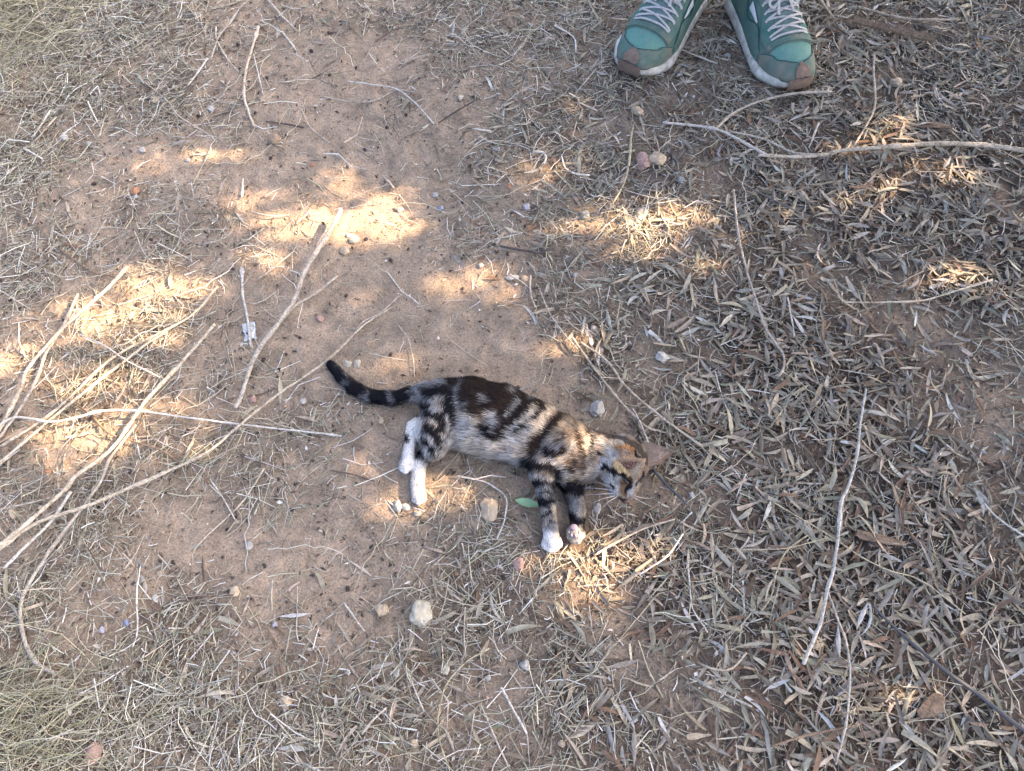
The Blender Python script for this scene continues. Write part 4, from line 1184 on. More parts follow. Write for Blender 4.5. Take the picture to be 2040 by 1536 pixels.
    ST = [  # frame, colour, width in px of the photograph, points
     # ---- hind part
     (c1, DK, 16, [(130,180),(200,300),(300,390),(420,460),(560,470),(700,470),(830,420),(950,340)]), (c1, DK, 32, [(110,150),(200,300),(330,410),(480,470),(640,480),(790,440),(900,370)]),
     (c1, (.10,.10,.105), 8, [(265,370),(310,345)]), (c1, (.13,.13,.14), 9, [(425,500),(490,455),(475,520)]), (c1, (.13,.13,.14), 8, [(670,430),(700,500)]), (c1, DK, 12, [(590,410),(590,530)]),
     (c1, DK, 20, [(800,440),(880,350),(980,290)]), (c1, GR, 9, [(860,440),(900,400),(960,360)]),
     (c1, BR, 58, [(1150,360),(1330,350),(1500,400),(1660,440),(1760,470)]), (c1, BR, 52, [(1370,480),(1500,520),(1640,540)]), (c1, DK, 22, [(1000,290),(1150,285),(1300,270),(1500,300),(1700,335)]),
     (c1, BR, 34, [(1290,560),(1400,560),(1520,580)]),
     (c1, BL, 15, [(890,370),(1000,335),(1120,350),(1170,390)]), (c1, BL, 13, [(1310,340),(1250,420),(1230,480),(1270,560),(1290,650)]), (c1, BL, 10, [(1190,390),(1230,470)]),
     (c1, GR, 17, [(1485,475),(1500,480)]), (c1, GR, 8, [(1340,500),(1320,540)]),
     (c1, BL, 14, [(930,430),(930,560),(930,660)]),
     (c1, DK, 16, [(1000,425),(1080,405),(1150,410)]), (c1, DK, 22, [(1170,420),(1190,520),(1180,620),(1130,740),(1080,800)]), (c1, DK, 18, [(970,530),(1040,600),(1120,650)]), (c1, DK, 18, [(960,640),(1000,740),(1090,800)]),
     (c1, DK, 14, [(1110,480),(1150,560),(1140,650)]),
     (c1, BL, 10, [(980,480),(1060,490),(1130,470)]), (c1, BL, 13, [(1030,570),(1090,560)]), (c1, BL, 10, [(1000,650),(1060,690)]), (c1, BL, 10, [(1160,620),(1175,700),(1160,760)]),
     (c1, DK, 15, [(930,780),(1000,850),(1060,930)]), (c1, DK, 13, [(890,850),(900,930),(930,985),(1000,1000)]), (c1, DK, 10, [(1080,850),(1110,930)]), (c1, DK, 10, [(1180,770),(1200,870)]), (c1, DK, 9, [(1230,690),(1250,760)]),
     (c1, LG, 8, [(960,780),(1050,860),(1085,930)]), (c1, LG, 11, [(1130,770),(1165,850)]), (c1, LG, 12, [(940,880),(1000,940)]), (c1, LG, 8, [(920,1000),(1000,990)]),
     (c1, LG, 34, [(1330,680),(1380,780),(1450,880)]), (c1, (.42,.40,.365), 40, [(1250,850),(1350,880),(1500,920),(1650,960)]), (c1, LG, 22, [(1240,780),(1300,700)]), (c1, (.40,.37,.33), 20, [(1150,930),(1230,930)]),
     (c1, LG, 18, [(1560,640),(1570,720)]), (c1, DK, 12, [(1500,740),(1540,810)]), (c1, BR, 12, [(1650,700),(1640,800)]),
     # ---- trunk and shoulder
     (c2, BR, 44, [(-80,60),(60,90),(200,120),(350,180)]), (c2, BR, 34, [(200,40),(400,120),(560,200),(700,300)]), (c2, DK, 15, [(100,-30),(250,20),(450,100),(620,200),(760,300)]), (c2, (.06,.045,.035), 14, [(760,310),(900,380),(1100,430)]),
     (c2, GR, 17, [(20,140),(40,150)]), (c2, GR, 9, [(240,80),(290,90)]), (c2, GR, 10, [(420,130),(440,140)]),
     (c2, LG, 12, [(325,190),(280,260),(230,320)]), (c2, LG, 20, [(80,290),(120,360),(130,420)]), (c2, DK, 16, [(40,400),(80,470)]), (c2, BR, 17, [(370,220),(280,330),(190,420),(160,490)]),
     (c2, CR, 12, [(460,245),(400,330),(330,400)]), (c2, CR, 27, [(620,260),(530,350),(430,440)]), (c2, LG, 30, [(400,430),(320,500),(240,540)]), (c2, LG, 26, [(300,430),(240,500)]),
     (c2, (.41,.375,.33), 34, [(0,560),(120,590),(260,630)]), (c2, (.36,.355,.35), 24, [(200,640),(330,690)]), (c2, BR, 6, [(540,250),(430,340),(330,420)]), (c2, BR, 8, [(380,400),(300,450)]),
     (c2, BR, 17, [(690,300),(590,390),(500,490),(430,590)]), (c2, (.36,.30,.24), 15, [(750,330),(690,400),(630,480)]), (c2, BR, 8, [(790,350),(730,420),(670,490)]),
     (c2, (.25,.195,.145), 40, [(800,440),(840,560),(830,680)]), (c2, (.42,.36,.28), 20, [(800,700),(860,800),(780,830)]), (c2, CR, 11, [(880,420),(930,500),(900,600)]), (c2, BR, 7, [(830,430),(850,520),(850,600)]), (c2, BR, 7, [(910,400),(950,480),(960,560)]),
     (c2, DK, 20, [(570,580),(640,600)]), (c2, GR, 12, [(600,520),(700,560)]), (c2, LG, 13, [(780,510),(780,580)]), (c2, (.10,.065,.045), 13, [(760,680),(850,720),(880,640)]), (c2, BR, 9, [(720,560),(690,600)]), (c2, BR, 8, [(740,740),(800,780)]), (c2, (.06,.04,.03), 8, [(780,600),(800,680),(780,740)]), (c2, (.05,.035,.028), 7, [(880,600),(900,700),(880,790)]), (c2, (.07,.05,.035), 7, [(990,430),(1010,520)]), (c2, (.05,.04,.035), 8, [(720,440),(660,500)]),
     (c2, DK, 21, [(400,690),(500,700),(600,720),(670,790)]), (c2, BL, 9, [(470,650),(600,650),(700,720),(730,800)]), (c2, BL, 13, [(420,780),(540,800),(620,840),(700,870)]), (c2, DK, 17, [(440,850),(530,860)]), (c2, DK, 30, [(660,930),(760,950),(800,900)]), (c2, DK, 18, [(580,880),(700,900)]),
     (c2, (.235,.235,.235), 40, [(530,960),(580,1060),(590,1180),(600,1270)]), (c2, DK, 20, [(500,1010),(580,1020)]), (c2, DK, 8, [(510,1130),(560,1120)]), (c2, GR, 7, [(540,1170),(640,1180)]), (c2, BR, 12, [(590,1095),(620,1100)]), (c2, DK, 5, [(560,1190),(630,1190)]), (c2, GR, 10, [(560,1230),(620,1240)]), (c2, (.33,.29,.24), 12, [(620,1050),(630,1150)]), (c2, DK, 6, [(490,930),(560,920),(600,960)]),
     (c2, WH, 40, [(545,1340),(600,1390),(640,1370)]), (c2, WH, 14, [(530,1290),(540,1320)]), (c2, BL, 12, [(640,1290),(660,1330)]),
     (c2, (.25,.255,.255), 40, [(740,1040),(810,1070)]), (c2, GR, 14, [(840,1000),(850,1100)]), (c2, DK, 18, [(760,1140),(800,1180),(850,1190)]), (c2, DK, 8, [(850,1180),(870,1270)]), (c2, (.50,.47,.42), 34, [(780,1290),(810,1340)]),
     (c2, DK, 10, [(790,1230),(760,1210)]),
     # ---- head
     (hd, TN, 110, [(550,600),(600,900)]), (hd, BL, 19, [(150,700),(260,600),(350,500)]), (hd, LG, 20, [(350,380),(420,480)]), (hd, (.40,.36,.30), 23, [(240,140),(320,220)]), (hd, (.075,.06,.05), 13, [(0,-60),(300,60),(620,170),(850,300),(960,450),(980,620)]),
     (hd, (.36,.30,.23), 14, [(420,230),(560,230)]), (hd, (.33,.17,.07), 9, [(520,310),(680,310),(780,390)]), (hd, BL, 17, [(90,780),(160,660),(220,560)]), (hd, DK, 7, [(165,430),(180,450)]), (hd, DK, 6, [(30,420),(20,500)]),
     (hd, (.52,.385,.20), 20, [(480,680),(620,780),(760,840),(840,800)]), (hd, DK, 10, [(250,690),(440,780),(560,850),(660,900)]), (hd, DK, 9, [(320,780),(420,890),(470,980)]), (hd, DK, 5, [(420,1060),(460,1130)]),
     (hd, (.32,.315,.30), 20, [(290,900),(340,1020),(420,1140)]), (hd, (.22,.215,.205), 14, [(460,930),(520,1010)]), (hd, (.12,.075,.045), 12, [(580,930),(570,1050),(590,1150)]), (hd, DK, 11, [(700,900),(680,1000),(650,1120)]), (hd, (.05,.035,.03), 10, [(640,880),(760,900)]),
     (hd, (.27,.26,.25), 9, [(820,970),(760,1060),(700,1180)]), (hd, (.06,.05,.045), 9, [(900,640),(910,800),(880,930)]), (hd, (.04,.03,.03), 8, [(520,1250),(600,1270)]), (hd, DK, 4, [(370,1000),(390,1060)]), (hd, DK, 5, [(800,380),(870,500),(900,600)]), (hd, DK, 5, [(940,560),(930,700),(905,840)]), (hd, DK, 6, [(560,900),(640,950),(700,960)]),
    ]
    # white hind feet with a dark spot; thin grey lines paint shade between toes
    ST += [(c2, (.30,.30,.32), 3, [(548,1335),(560,1395)]), (c2, (.30,.30,.32), 3, [(600,1345),(608,1415)]), (c2, (.34,.33,.34), 3, [(645,1340),(648,1385)]), (c2, (.16,.15,.15), 3, [(770,1290),(785,1345)]), (c2, (.16,.15,.15), 3, [(815,1300),(820,1355)])]
    ST += [(fw, WH, 32, [(826,838),(818,870),(812,900),(808,930)]), (fw, WH, 34, [(830,930),(832,965),(834,992)]), (fw, DK, 11, [(808,868),(811,875)]), (fw, (.30,.31,.33), 3, [(799,905),(799,925),(806,935)]), (fw, (.10,.06,.03), 3, [(831,968),(839,964)]), (fw, (.42,.40,.39), 2, [(829,984),(829,998)]), (fw, (.42,.40,.39), 2, [(838,984),(839,998)]), (fw, (.45,.40,.35), 4, [(822,935),(826,960)])]
    def pattern(V3, jitter):
        px, py = proj(V3)
        if np.any(jitter):
            px = px + rng.normal(0, jitter, len(px)); py = py + rng.normal(0, jitter, len(py))
        q = px + (vnoise(px / 9, py / 9, 61) - .5) * 7; p = py + (vnoise(px / 9, py / 9, 62) - .5) * 7
        px, py = q, p
        C = np.tile(np.array([.26,.235,.21]), (len(px), 1))
        for fr, c, w, pts in ST:
            if fr in (c1, c2) and c in (DK, BR): w = w * (1.30 if fr is c1 else 1.2)
            if fr in (c1, c2) and c in (BL, LG, GR): w = w * 0.9
            pts = [fr(*u) for u in pts]
            d = np.full(len(px), 1e9)
            for (x0, y0), (x1, y1) in zip(pts[:-1], pts[1:]):
                dx, dy = x1 - x0, y1 - y0
                t = np.clip(((px - x0) * dx + (py - y0) * dy) / (dx * dx + dy * dy + 1e-9), 0, 1)
                d = np.minimum(d, np.hypot(px - x0 - t * dx, py - y0 - t * dy))
            e = max(3.0, w * 0.26) if fr is not hd else 2.0
            m = np.clip((w * 0.5 + e * 0.5 - d) / e, 0, 1)[:, None]
            C = C * (1 - m) + np.array(c) * m
        # ticking: streaks of darker and lighter hair in the pale fur
        tick = 0.62 + 0.76 * vnoise(px / 3.2 + py / 9, py / 7 - px / 16, 63)
        pale = np.clip((C.mean(1) - 0.08) / 0.1, 0, 1) * np.clip((0.66 - C.mean(1)) / 0.1, 0, 1)
        C = C * (1 + (tick - 1) * pale)[:, None]
        # brown marbling and cream streaks in the pale coat, soil dust on the white feet
        trunk = pale * (px < 1185)
        br = np.clip((vnoise(px / 10 + py / 18, py / 24 - px / 40, 64) - 0.52) * 4, 0, 1) * 0.50 * trunk
        C = C * (1 - br[:, None]) + np.array([.085, .062, .047]) * br[:, None]
        cr = np.clip((vnoise(px / 7 + py / 12, py / 20 - px / 30, 65) - 0.58) * 4, 0, 1) * 0.40 * trunk * (px > 930)
        C = C * (1 - cr[:, None]) + np.array([.55, .46, .345]) * cr[:, None]
        du = np.clip((vnoise(px / 6, py / 6, 66) - 0.35) * 2, 0, 1) * 0.38 * (C.mean(1) > 0.55)
        return C * (1 - du[:, None]) + np.array([.43, .36, .285]) * du[:, None]

    fur_mat = col_mat('kitten_fur', 0.7, 0.08)
    root = empty('kitten', (float(V[:, 0].mean()), float(V[:, 1].mean()), 0), 'marbled tabby kitten with white paws sleeping on its side on the ground', 'kitten')
    off = np.array(root.location)
    body = link('body', fast_mesh('body', V - off, Fq, pattern(V, 0) * 0.6), fur_mat, root)

    # ---- fur
    tri = np.concatenate([Fq[:, [0, 1, 2]], Fq[:, [0, 2, 3]]])
    p0, p1, p2 = V[tri[:, 0]], V[tri[:, 1]], V[tri[:, 2]]
    area = np.linalg.norm(np.cross(p1 - p0, p2 - p0), axis=1)
    nrm = (Nv[tri[:, 0]] + Nv[tri[:, 1]] + Nv[tri[:, 2]])
    area = area * (p0[:, 2] > 0.0015) * np.where(nrm[:, 2] > -1.2, 1, 0.25)
    _, fl_t = flow(p0)
    area *= np.clip(0.009 / np.maximum(fl_t, 0.0025), 0.7, 2.4) 
    NH = 125000
    ti = rng.choice(len(tri), NH, p=area / area.sum())
    r1, r2 = rng.random(NH), rng.random(NH); k = r1 + r2 > 1; r1[k], r2[k] = 1 - r1[k], 1 - r2[k]
    Q = p0[ti] + (p1 - p0)[ti] * r1[:, None] + (p2 - p0)[ti] * r2[:, None]
    nn = nrm[ti] / (np.linalg.norm(nrm[ti], axis=1)[:, None] + 1e-9)
    fd, ln = flow(Q)
    fd = fd - (fd * nn).sum(1)[:, None] * nn; fd /= np.linalg.norm(fd, axis=1)[:, None] + 1e-9
    clump = np.stack([vnoise(Q[:, 0] * 160, Q[:, 1] * 160 + Q[:, 2] * 90, 70 + i) - .5 for i in range(3)], -1)
    def hairs(Q, nn, fd, ln, C, name, parent, width=(0.00034, 0.00072), stand=0.42):
        n = len(Q)
        d0 = fd * 0.9 + nn * stand + rng.normal(0, 0.13, (n, 3)) + (clump[:n] * 0.55 if len(clump) >= n else 0)
        d0 /= np.linalg.norm(d0, axis=1)[:, None]
        d1 = d0 + fd * 0.55 - nn * 0.20 + np.array([0, 0, -0.15]) + rng.normal(0, 0.12, (n, 3)); d1 /= np.linalg.norm(d1, axis=1)[:, None]
        l = (ln * rng.uniform(0.65, 1.15, n))[:, None]
        sd = np.cross(d0, nn); sd /= np.linalg.norm(sd, axis=1)[:, None] + 1e-9
        w = rng.uniform(*width, n)[:, None]
        a = Q - nn * 0.0004; m = a + d0 * l * 0.5; t = m + d1 * l * 0.5
        HV = np.stack([a - sd * w * .5, a + sd * w * .5, m + sd * w * .42, m - sd * w * .42, t + sd * w * .1, t - sd * w * .1], 1).reshape(-1, 3)
        b = (np.arange(n) * 6)[:, None]
        HF = np.concatenate([b + np.array([[0, 1, 2, 3]]), b + np.array([[3, 2, 4, 5]])])
        sh = rng.uniform(0.62, 1.32, n)[:, None, None]
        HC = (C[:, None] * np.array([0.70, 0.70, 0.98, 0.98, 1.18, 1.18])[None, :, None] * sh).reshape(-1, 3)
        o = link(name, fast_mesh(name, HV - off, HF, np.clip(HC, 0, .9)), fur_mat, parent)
        o['kind'] = 'stuff'
        return o
    hx, _ = proj(Q)
    HCOL = pattern(Q, np.where(hx > 1195, 0.6, 2.8))
    dk = (rng.random(NH) < 0.13) & (HCOL.mean(1) < 0.6)
    HCOL[dk] = HCOL[dk] * 0.3
    hairs(Q, nn, fd, ln, HCOL, 'fur', root)

    # ---- ears: thin cupped shells
    def ear(tip, b0, b1, bulge, nin, cin, cout, label):
        tip, b0, b1 = (np.array(v) for v in (tip, b0, b1)); nin = np.array(nin, float); nin /= np.linalg.norm(nin)
        nu, nv = 12, 11
        V, C = [], []
        for layer in (0, 1):
            for i in range(nu + 1):
                u = i / nu
                for j in range(nv):
                    v = -1 + 2 * j / (nv - 1)
                    wv = (1 - u) ** 0.72
                    mid = b0 + (b1 - b0) * (0.5 + 0.5 * v)
                    c = (b0 + b1) / 2
                    p = c + (tip - c) * u + (mid - c) * wv * (1 + 0.18 * math.sin(math.pi * min(u * 1.3, 1)))
                    p = p - nin * bulge * (1 - v * v) * (1 - 0.55 * u) * (1 if layer == 0 else 1) - nin * 0.0014 * layer * (1 - 0.4 * abs(v))
                    V.append(p)
                    edge = abs(v) ** 3
                    lo = np.clip((v - .10) * 2.6, 0, 1) * (0.9 if label is None else 0.0)
                    ci = np.array(cin) * (1 - lo) + np.array(cout) * lo
                    C.append((ci * (1 - edge) + np.array(cout) * edge) * (0.6 + 0.5 * u + .2 * edge) if layer == 0 else (np.array(cout) if label is None else np.array(cout) * (0.75 - .1 * u) + np.array((.24, .165, .14)) * u ** 1.5))
        F = []
        m = (nu + 1) * nv
        for layer in (0, 1):
            for i in range(nu):
                for j in range(nv - 1):
                    q = [layer * m + i * nv + j, layer * m + i * nv + j + 1, layer * m + (i + 1) * nv + j + 1, layer * m + (i + 1) * nv + j]
                    F.append(q if layer == 0 else q[::-1])
        for i in range(nu):
            for j, fl_ in ((0, 1), (nv - 1, -1)):
                q = [i * nv + j, (i + 1) * nv + j, m + (i + 1) * nv + j, m + i * nv + j]
                F.append(q[::fl_])
        V = np.array(V)
        e = link('ear', fast_mesh('ear', V - off, np.array(F), np.array(C)), fur_mat, root)
        if label: e['label'] = label
        # short hair on the rim, the outside and inside at the base
        n = 2600
        uu = rng.random(n) ** 1.2; vv = rng.uniform(-1, 1, n); rim = rng.random(n) < 0.35; vv[rim] = np.sign(vv[rim]) * rng.uniform(.85, 1, rim.sum())
        lay = (rng.random(n) < 0.72).astype(int)
        lay[(np.abs(vv) > .7)] = rng.integers(0, 2, (np.abs(vv) > .7).sum())
        lay[np.abs(vv) < .62] = 1
        gi = np.clip((uu * nu).round().astype(int), 0, nu); gj = np.clip(((vv + 1) / 2 * (nv - 1)).round().astype(int), 0, nv - 1)
        Qe = V[lay * m + gi * nv + gj] + rng.normal(0, .0009, (n, 3))
        ne = np.where(lay[:, None] == 0, nin, -nin)
        fe = (tip - (b0 + b1) / 2); fe /= np.linalg.norm(fe)
        fdv = np.tile(fe, (n, 1)) + ((b0 - b1) / np.linalg.norm(b1 - b0))[None] * (-vv * 0.0)[:, None]
        Ce = np.where(lay[:, None] == 0, np.array(cout) * 0.6 + np.array(cin) * 0.4, np.array(cout))
        hairs(Qe, ne, fdv, np.full(n, 0.0045), Ce, 'ear_hair', e, (0.0002, 0.0004), 0.3)
    view = (CAM - K(1265, 920, .06)); view /= np.linalg.norm(view)
    ear(K(1280, 920, .094), K(1228, 917, .068), K(1262, 957, .064), 0.0075, view * 0.8 + np.array([-.1, -.45, -.05]), (.13, .035, .03), (.58, .425, .27), None)
    ear(K(1334, 902, .040), K(1278, 884, .046), K(1284, 933, .040), 0.007, np.array([-.1, -.35, -1.0]), (.30, .17, .135), (.19, .155, .13), 'brown back of the far ear')

    # ---- face details
    def blob(name, c, size, rot, m, seg=12):
        V, F = ICO2
        o = link(name, fast_mesh(name, V * np.array(size) * .5, F), m, root)
        o.location = np.array(c) - off; o.rotation_euler = rot
        return o
    nose_m = plain_mat('nose_skin', (.10, .05, .045), (.16, .08, .07), 200, .45, .4, .1)
    pad_m = plain_mat('paw_pad_skin', (.17, .135, .16), (.25, .20, .23), 260, .5, .35, .2)
    lid_m = plain_mat('eyelid', (.010, .008, .008), (.022, .016, .014), 200, .5, .3, .1)
    blob('nose', K(1248, 998, .034), (.0075, .0050, .0060), (0, 0, 0), nose_m)
    blob('eye', K(1247, 959, .0565), (.0110, .0040, .0040), (0, .35, -.75), lid_m)
    blob('eye', K(1268, 963, .0470), (.0035, .0095, .0035), (0, .3, -.2), lid_m)
    for (px, py, z, w, h_) in ((1143,1050,.0300,.0105,.0085),(1153.5,1061,.0265,.0042,.0058),(1146.5,1067,.0258,.0042,.0060),(1138.5,1066,.0250,.0036,.0052),(1133,1059,.0245,.0034,.0048)):
        blob('paw_pad', K(px, py, z), (w, h_, .005), (.2, 0, .1), pad_m)
    wh_m = plain_mat('whisker', (.75, .75, .75), (.8, .8, .8), 10, .4, .4, 0)
    for i, (a, b, c) in enumerate([((1236,978),(1205,966),(1168,952)),((1234,980),(1200,974),(1160,972)),((1233,983),(1200,984),(1166,986)),((1234,986),(1204,993),(1178,1002)),((1230,976),(1204,958),(1184,938)),((1238,984),(1212,1000),(1196,1016)),((1256,984),(1280,992),(1304,992)),((1257,988),(1282,1002),(1300,1010))]):
        z = (.042, .048, .030) if i < 6 else (.030, .026, .014)
        path = catmull([K(*a, z[0]), K(*b, z[1]), K(*c, z[2])], .004)
        link('whisker', tube_mesh('whisker', path - off, .00021, .00008, 5, 0.0), wh_m, root)
build_kitten()

def straw_bits():
    """chaff caught in the fur of the back and stalks lying against the kitten"""
    for px, py, z in ((921,747,.062),(945,762,.066),(939,770,.068),(936,830,.072)):
        p = K(px, py, z); q = K(px + random.uniform(-3, 3), py + 8, z + .001)
        base = np.array(p)
        o = link('straw_bit', tube_mesh('straw_bit', catmull([p - base, (p + q) / 2 - base, q - base], .002), .0006, .0004, 5, 0.0), WOOD['pale'], loc=p)
        tag(o, 'tiny pale straw bit caught in the dark fur on the kitten back', 'straw', 'straw bits caught in the kitten fur')
straw_bits()
# ------------------------------------------------------------------ the person's shoes (only they reach into view)
def lerp(tab, s):
    xs, ys = zip(*tab)
    return np.interp(s, xs, ys) * (1.06 if tab is SOLE_W else 1.0)
SOLE_W = [(0,.0125),(.004,.0225),(.010,.0300),(.020,.0375),(.035,.0445),(.055,.0495),(.075,.0525),(.10,.0530),(.13,.0490),(.17,.0430),(.22,.0385),(.255,.0370),(.275,.029),(.285,.012)]
UP_H = [(0,.006),(.006,.018),(.015,.027),(.03,.036),(.05,.0435),(.07,.050),(.09,.058),(.12,.071),(.15,.084),(.18,.094),(.22,.096),(.26,.100),(.28,.085),(.285,.03)]
def spring(s): return 0.013 * np.clip(1 - s / 0.055, 0, 1) ** 1.7
def sole_top(s): return spring(s) + 0.022 + 0.010 * np.clip((s - .1) / .15, 0, 1)

def worn_mat(name, c0, c1, dust, grain):
    """dyed suede or nylon with dust rubbed into it"""
    m, nt, b = mat(name, .95, .08)
    n1 = noise_node(nt, 55, 6, rough=.7); n2 = noise_node(nt, 18, 5, rough=.65); n3 = noise_node(nt, grain, 3)
    r = ramp(nt, n1.outputs[0], [(.3, c0), (.7, c1)])
    fac = ramp(nt, n2.outputs[0], [(.40, (0.05,) * 3), (.72, (dust,) * 3)])
    o = mix(nt, r.outputs[0], (.23, .19, .145), fac.outputs[0])
    g = ramp(nt, n3.outputs[0], [(.3, (.82,) * 3), (.7, (1.12,) * 3)])
    o = mix(nt, o, g.outputs[0], 1.0, 'MULTIPLY')
    nt.links.new(o, b.inputs['Base Color'])
    ad = nt.nodes.new('ShaderNodeMath'); ad.operation = 'MULTIPLY_ADD'; ad.inputs[1].default_value = .3
    nt.links.new(n3.outputs[0], ad.inputs[0]); nt.links.new(n1.outputs[0], ad.inputs[2])
    bump(nt, b, ad.outputs[0], .5, .0015)
    return m
suede = worn_mat('teal_suede', (.034, .108, .094), (.070, .155, .132), .40, 700)
suede_dusty = worn_mat('dusty_teal_suede', (.052, .105, .09), (.095, .15, .128), .75, 700)
nylon = worn_mat('teal_nylon', (.075, .20, .17), (.11, .245, .208), .42, 500)
foam = plain_mat('white_midsole', (.26, .24, .20), (.52, .50, .44), 60, .7, .3, .2, .0008)
gum = plain_mat('gum_rubber', (.095, .066, .05), (.19, .135, .10), 110, .7, .3, .25, .0006)
lace_m = plain_mat('grey_lace', (.28, .27, .26), (.41, .40, .385), 260, .9, .1, .4, .0004)
white_m = plain_mat('white_stripe', (.42, .44, .42), (.52, .54, .52), 60, .6, .3, .1)
thread_m = plain_mat('dark_stitching', (.015, .05, .045), (.03, .08, .07), 200, .9, .1, .1)
cloth = plain_mat('dark_trousers', (.035, .038, .045), (.06, .062, .07), 90, .95, .1, .3, .001)

def build_shoe(root, tip_px, back_px, label):
    tip = P(*tip_px); q = P(back_px[0], back_px[1], 0.085)
    b = q - tip; b[2] = 0; b /= np.linalg.norm(b)
    r = np.array([b[1], -b[0], 0])                 # to the right of the photograph
    off = np.array(root.location)
    tip = np.array([tip[0], tip[1], float(ground_z(tip[0], tip[1])) + 0.002])
    def W(s, y, z):
        s, y, z = np.broadcast_arrays(s, y, z)
        return tip + s[..., None] * b + y[..., None] * r + z[..., None] * np.array([0, 0, 1.0])
    def SF(s, t, o=0.0):
        s = np.asarray(s, float); t = np.asarray(t, float)
        w = lerp(SOLE_W, s) - 0.0045 * np.clip(s / .02, .3, 1); h = lerp(UP_H, s); ph = t * math.pi / 2
        y = (w + o) * np.sign(t) * np.abs(np.sin(ph)) ** 0.86
        z = sole_top(s) - 0.004 + (h + o) * np.maximum(np.cos(ph), 0) ** 0.72
        return W(s - o * np.clip(1 - s / .03, 0, 1), y, z)
    def grid_part(name, s0, s1, tlo, thi, o, m, parent, ns=26, nt=15, thick=0.0016, cap=True):
        sv = np.linspace(s0, s1, ns)
        T = np.linspace(0, 1, nt)
        lo = np.array([tlo(s) for s in sv]); hi = np.array([thi(s) for s in sv])
        tt = lo[:, None] + (hi - lo)[:, None] * T[None]
        ss = np.repeat(sv[:, None], nt, 1)
        ov = np.full(tt.shape, o)
        e = np.zeros(tt.shape, bool); e[0] = e[-1] = True; e[:, 0] = e[:, -1] = True
        top = SF(ss, tt, ov); low = SF(ss, tt, ov - thick)
        V = np.concatenate([top.reshape(-1, 3), low.reshape(-1, 3)]) - off
        idx = np.arange(ns * nt).reshape(ns, nt); N = ns * nt
        F = [np.stack([idx[:-1, :-1], idx[1:, :-1], idx[1:, 1:], idx[:-1, 1:]], -1).reshape(-1, 4)]
        for rim in (idx[0], idx[-1][::-1], idx[:, -1], idx[::-1, 0]):
            F.append(np.stack([rim[:-1], rim[1:], rim[1:] + N, rim[:-1] + N], -1))
        me = fast_mesh(name, V, np.concatenate(F))
        # seam thread along the edge
        return link(name, me, m, parent)
    shoe = grid_part('shoe', 0.0, .285, lambda s: -1, lambda s: 1, 0.0, suede, root, 60, 41)
    shoe['label'] = label
    mg = lambda s: 0.0 if s < .020 else min(.54, .54 * math.sqrt((s - .020) / .022)) + max(0, s - .05) * 11
    grid_part('toe_panel', .018, .064, lambda s: -.66, lambda s: .66, .0006, nylon, shoe)
    for sg in (-1, 1):
        if sg > 0: grid_part('mudguard', .0005, .073, lambda s: min(mg(s), .93), lambda s: 1.0, .0022, suede_dusty, shoe, 34, 13)
        else: grid_part('mudguard', .0005, .073, lambda s: -1.0, lambda s: -min(mg(s), .93), .0022, suede_dusty, shoe, 34, 13)
        lo, hi = (.235, .56)
        es_hi = lambda s: hi + .10 * math.sin((s - .06) * 60)
        if sg > 0: grid_part('eyestay', .068, .225, lambda s: lo, es_hi, .0036, suede, shoe, 30, 9, .0022)
        else: grid_part('eyestay', .068, .225, lambda s: -es_hi(s), lambda s: -lo, .0036, suede, shoe, 30, 9, .0022)
        sp = lambda s: .74 + .10 * math.cos((s - .07) * 70)
        if sg > 0: grid_part('side_panel', .080, .27, sp, lambda s: 1.0, .0020, suede, shoe, 30, 9)
        else: grid_part('side_panel', .080, .27, lambda s: -1.0, lambda s: -sp(s), .0020, suede, shoe, 30, 9)
        st = lambda s: .60 + (s - .11) * .9
        if sg > 0: grid_part('side_stripe', .125, .165, lambda s: .62, lambda s: .62 + .12 * (s - .112) / .05, .0042, white_m, shoe, 10, 5)
        else: grid_part('side_stripe', .125, .165, lambda s: -.62 - .12 * (s - .112) / .05, lambda s: -.62, .0042, white_m, shoe, 10, 5)
    grid_part('throat_band', .061, .0735, lambda s: -.62, lambda s: .62, .0042, suede_dusty, shoe, 8, 17, .0024)
    grid_part('tongue', .0735, .235, lambda s: -.26, lambda s: .26, .0022, plain_mat('grey_teal_tongue', (.10, .16, .15), (.16, .22, .21), 60, .9, .1, .2), shoe, 20, 9)
    # stitched seams as fine dark cords
    def cord(st_list, o, rad=.00055):
        path = np.array([SF(s, t, o) for s, t in st_list])
        return link('seam', tube_mesh('seam', catmull(path, .004) - off, rad, rad, 5, 0.0), thread_m, shoe)
    for sg in (-1, 1):
        cord([(s, sg * min(mg(s), .93)) for s in np.linspace(.0202, .072, 16)], .0026)
        cord([(s, sg * (.40 + .52 * (s - .02) / .05)) for s in np.linspace(.075, .13, 6)], .0010)
        cord([(s, sg * (.74 + .10 * math.cos((s - .07) * 70))) for s in np.linspace(.082, .2, 12)], .0024)
    cord([(.0615, t) for t in np.linspace(-.6, .6, 11)], .0046)
    # laces: flat ribbons across the tongue
    def ribbon(st_list, o, w=.0043, h=.0015):
        path = catmull(np.array([SF(s, t, oo) for (s, t), oo in zip(st_list, o)]), .003)
        n = len(path)
        T = np.gradient(path, axis=0); T /= np.linalg.norm(T, axis=1)[:, None]
        up = np.cross(np.cross(T, np.array([0, 0, 1.0]) - 0.45 * b), T); up /= np.linalg.norm(up, axis=1)[:, None]
        A = np.cross(T, up)
        V = np.stack([path + A * x * w / 2 + up * z * h / 2 for x, z in ((-1, -.6), (-.8, 1), (.8, 1), (1, -.6))], 1).reshape(-1, 3) - off
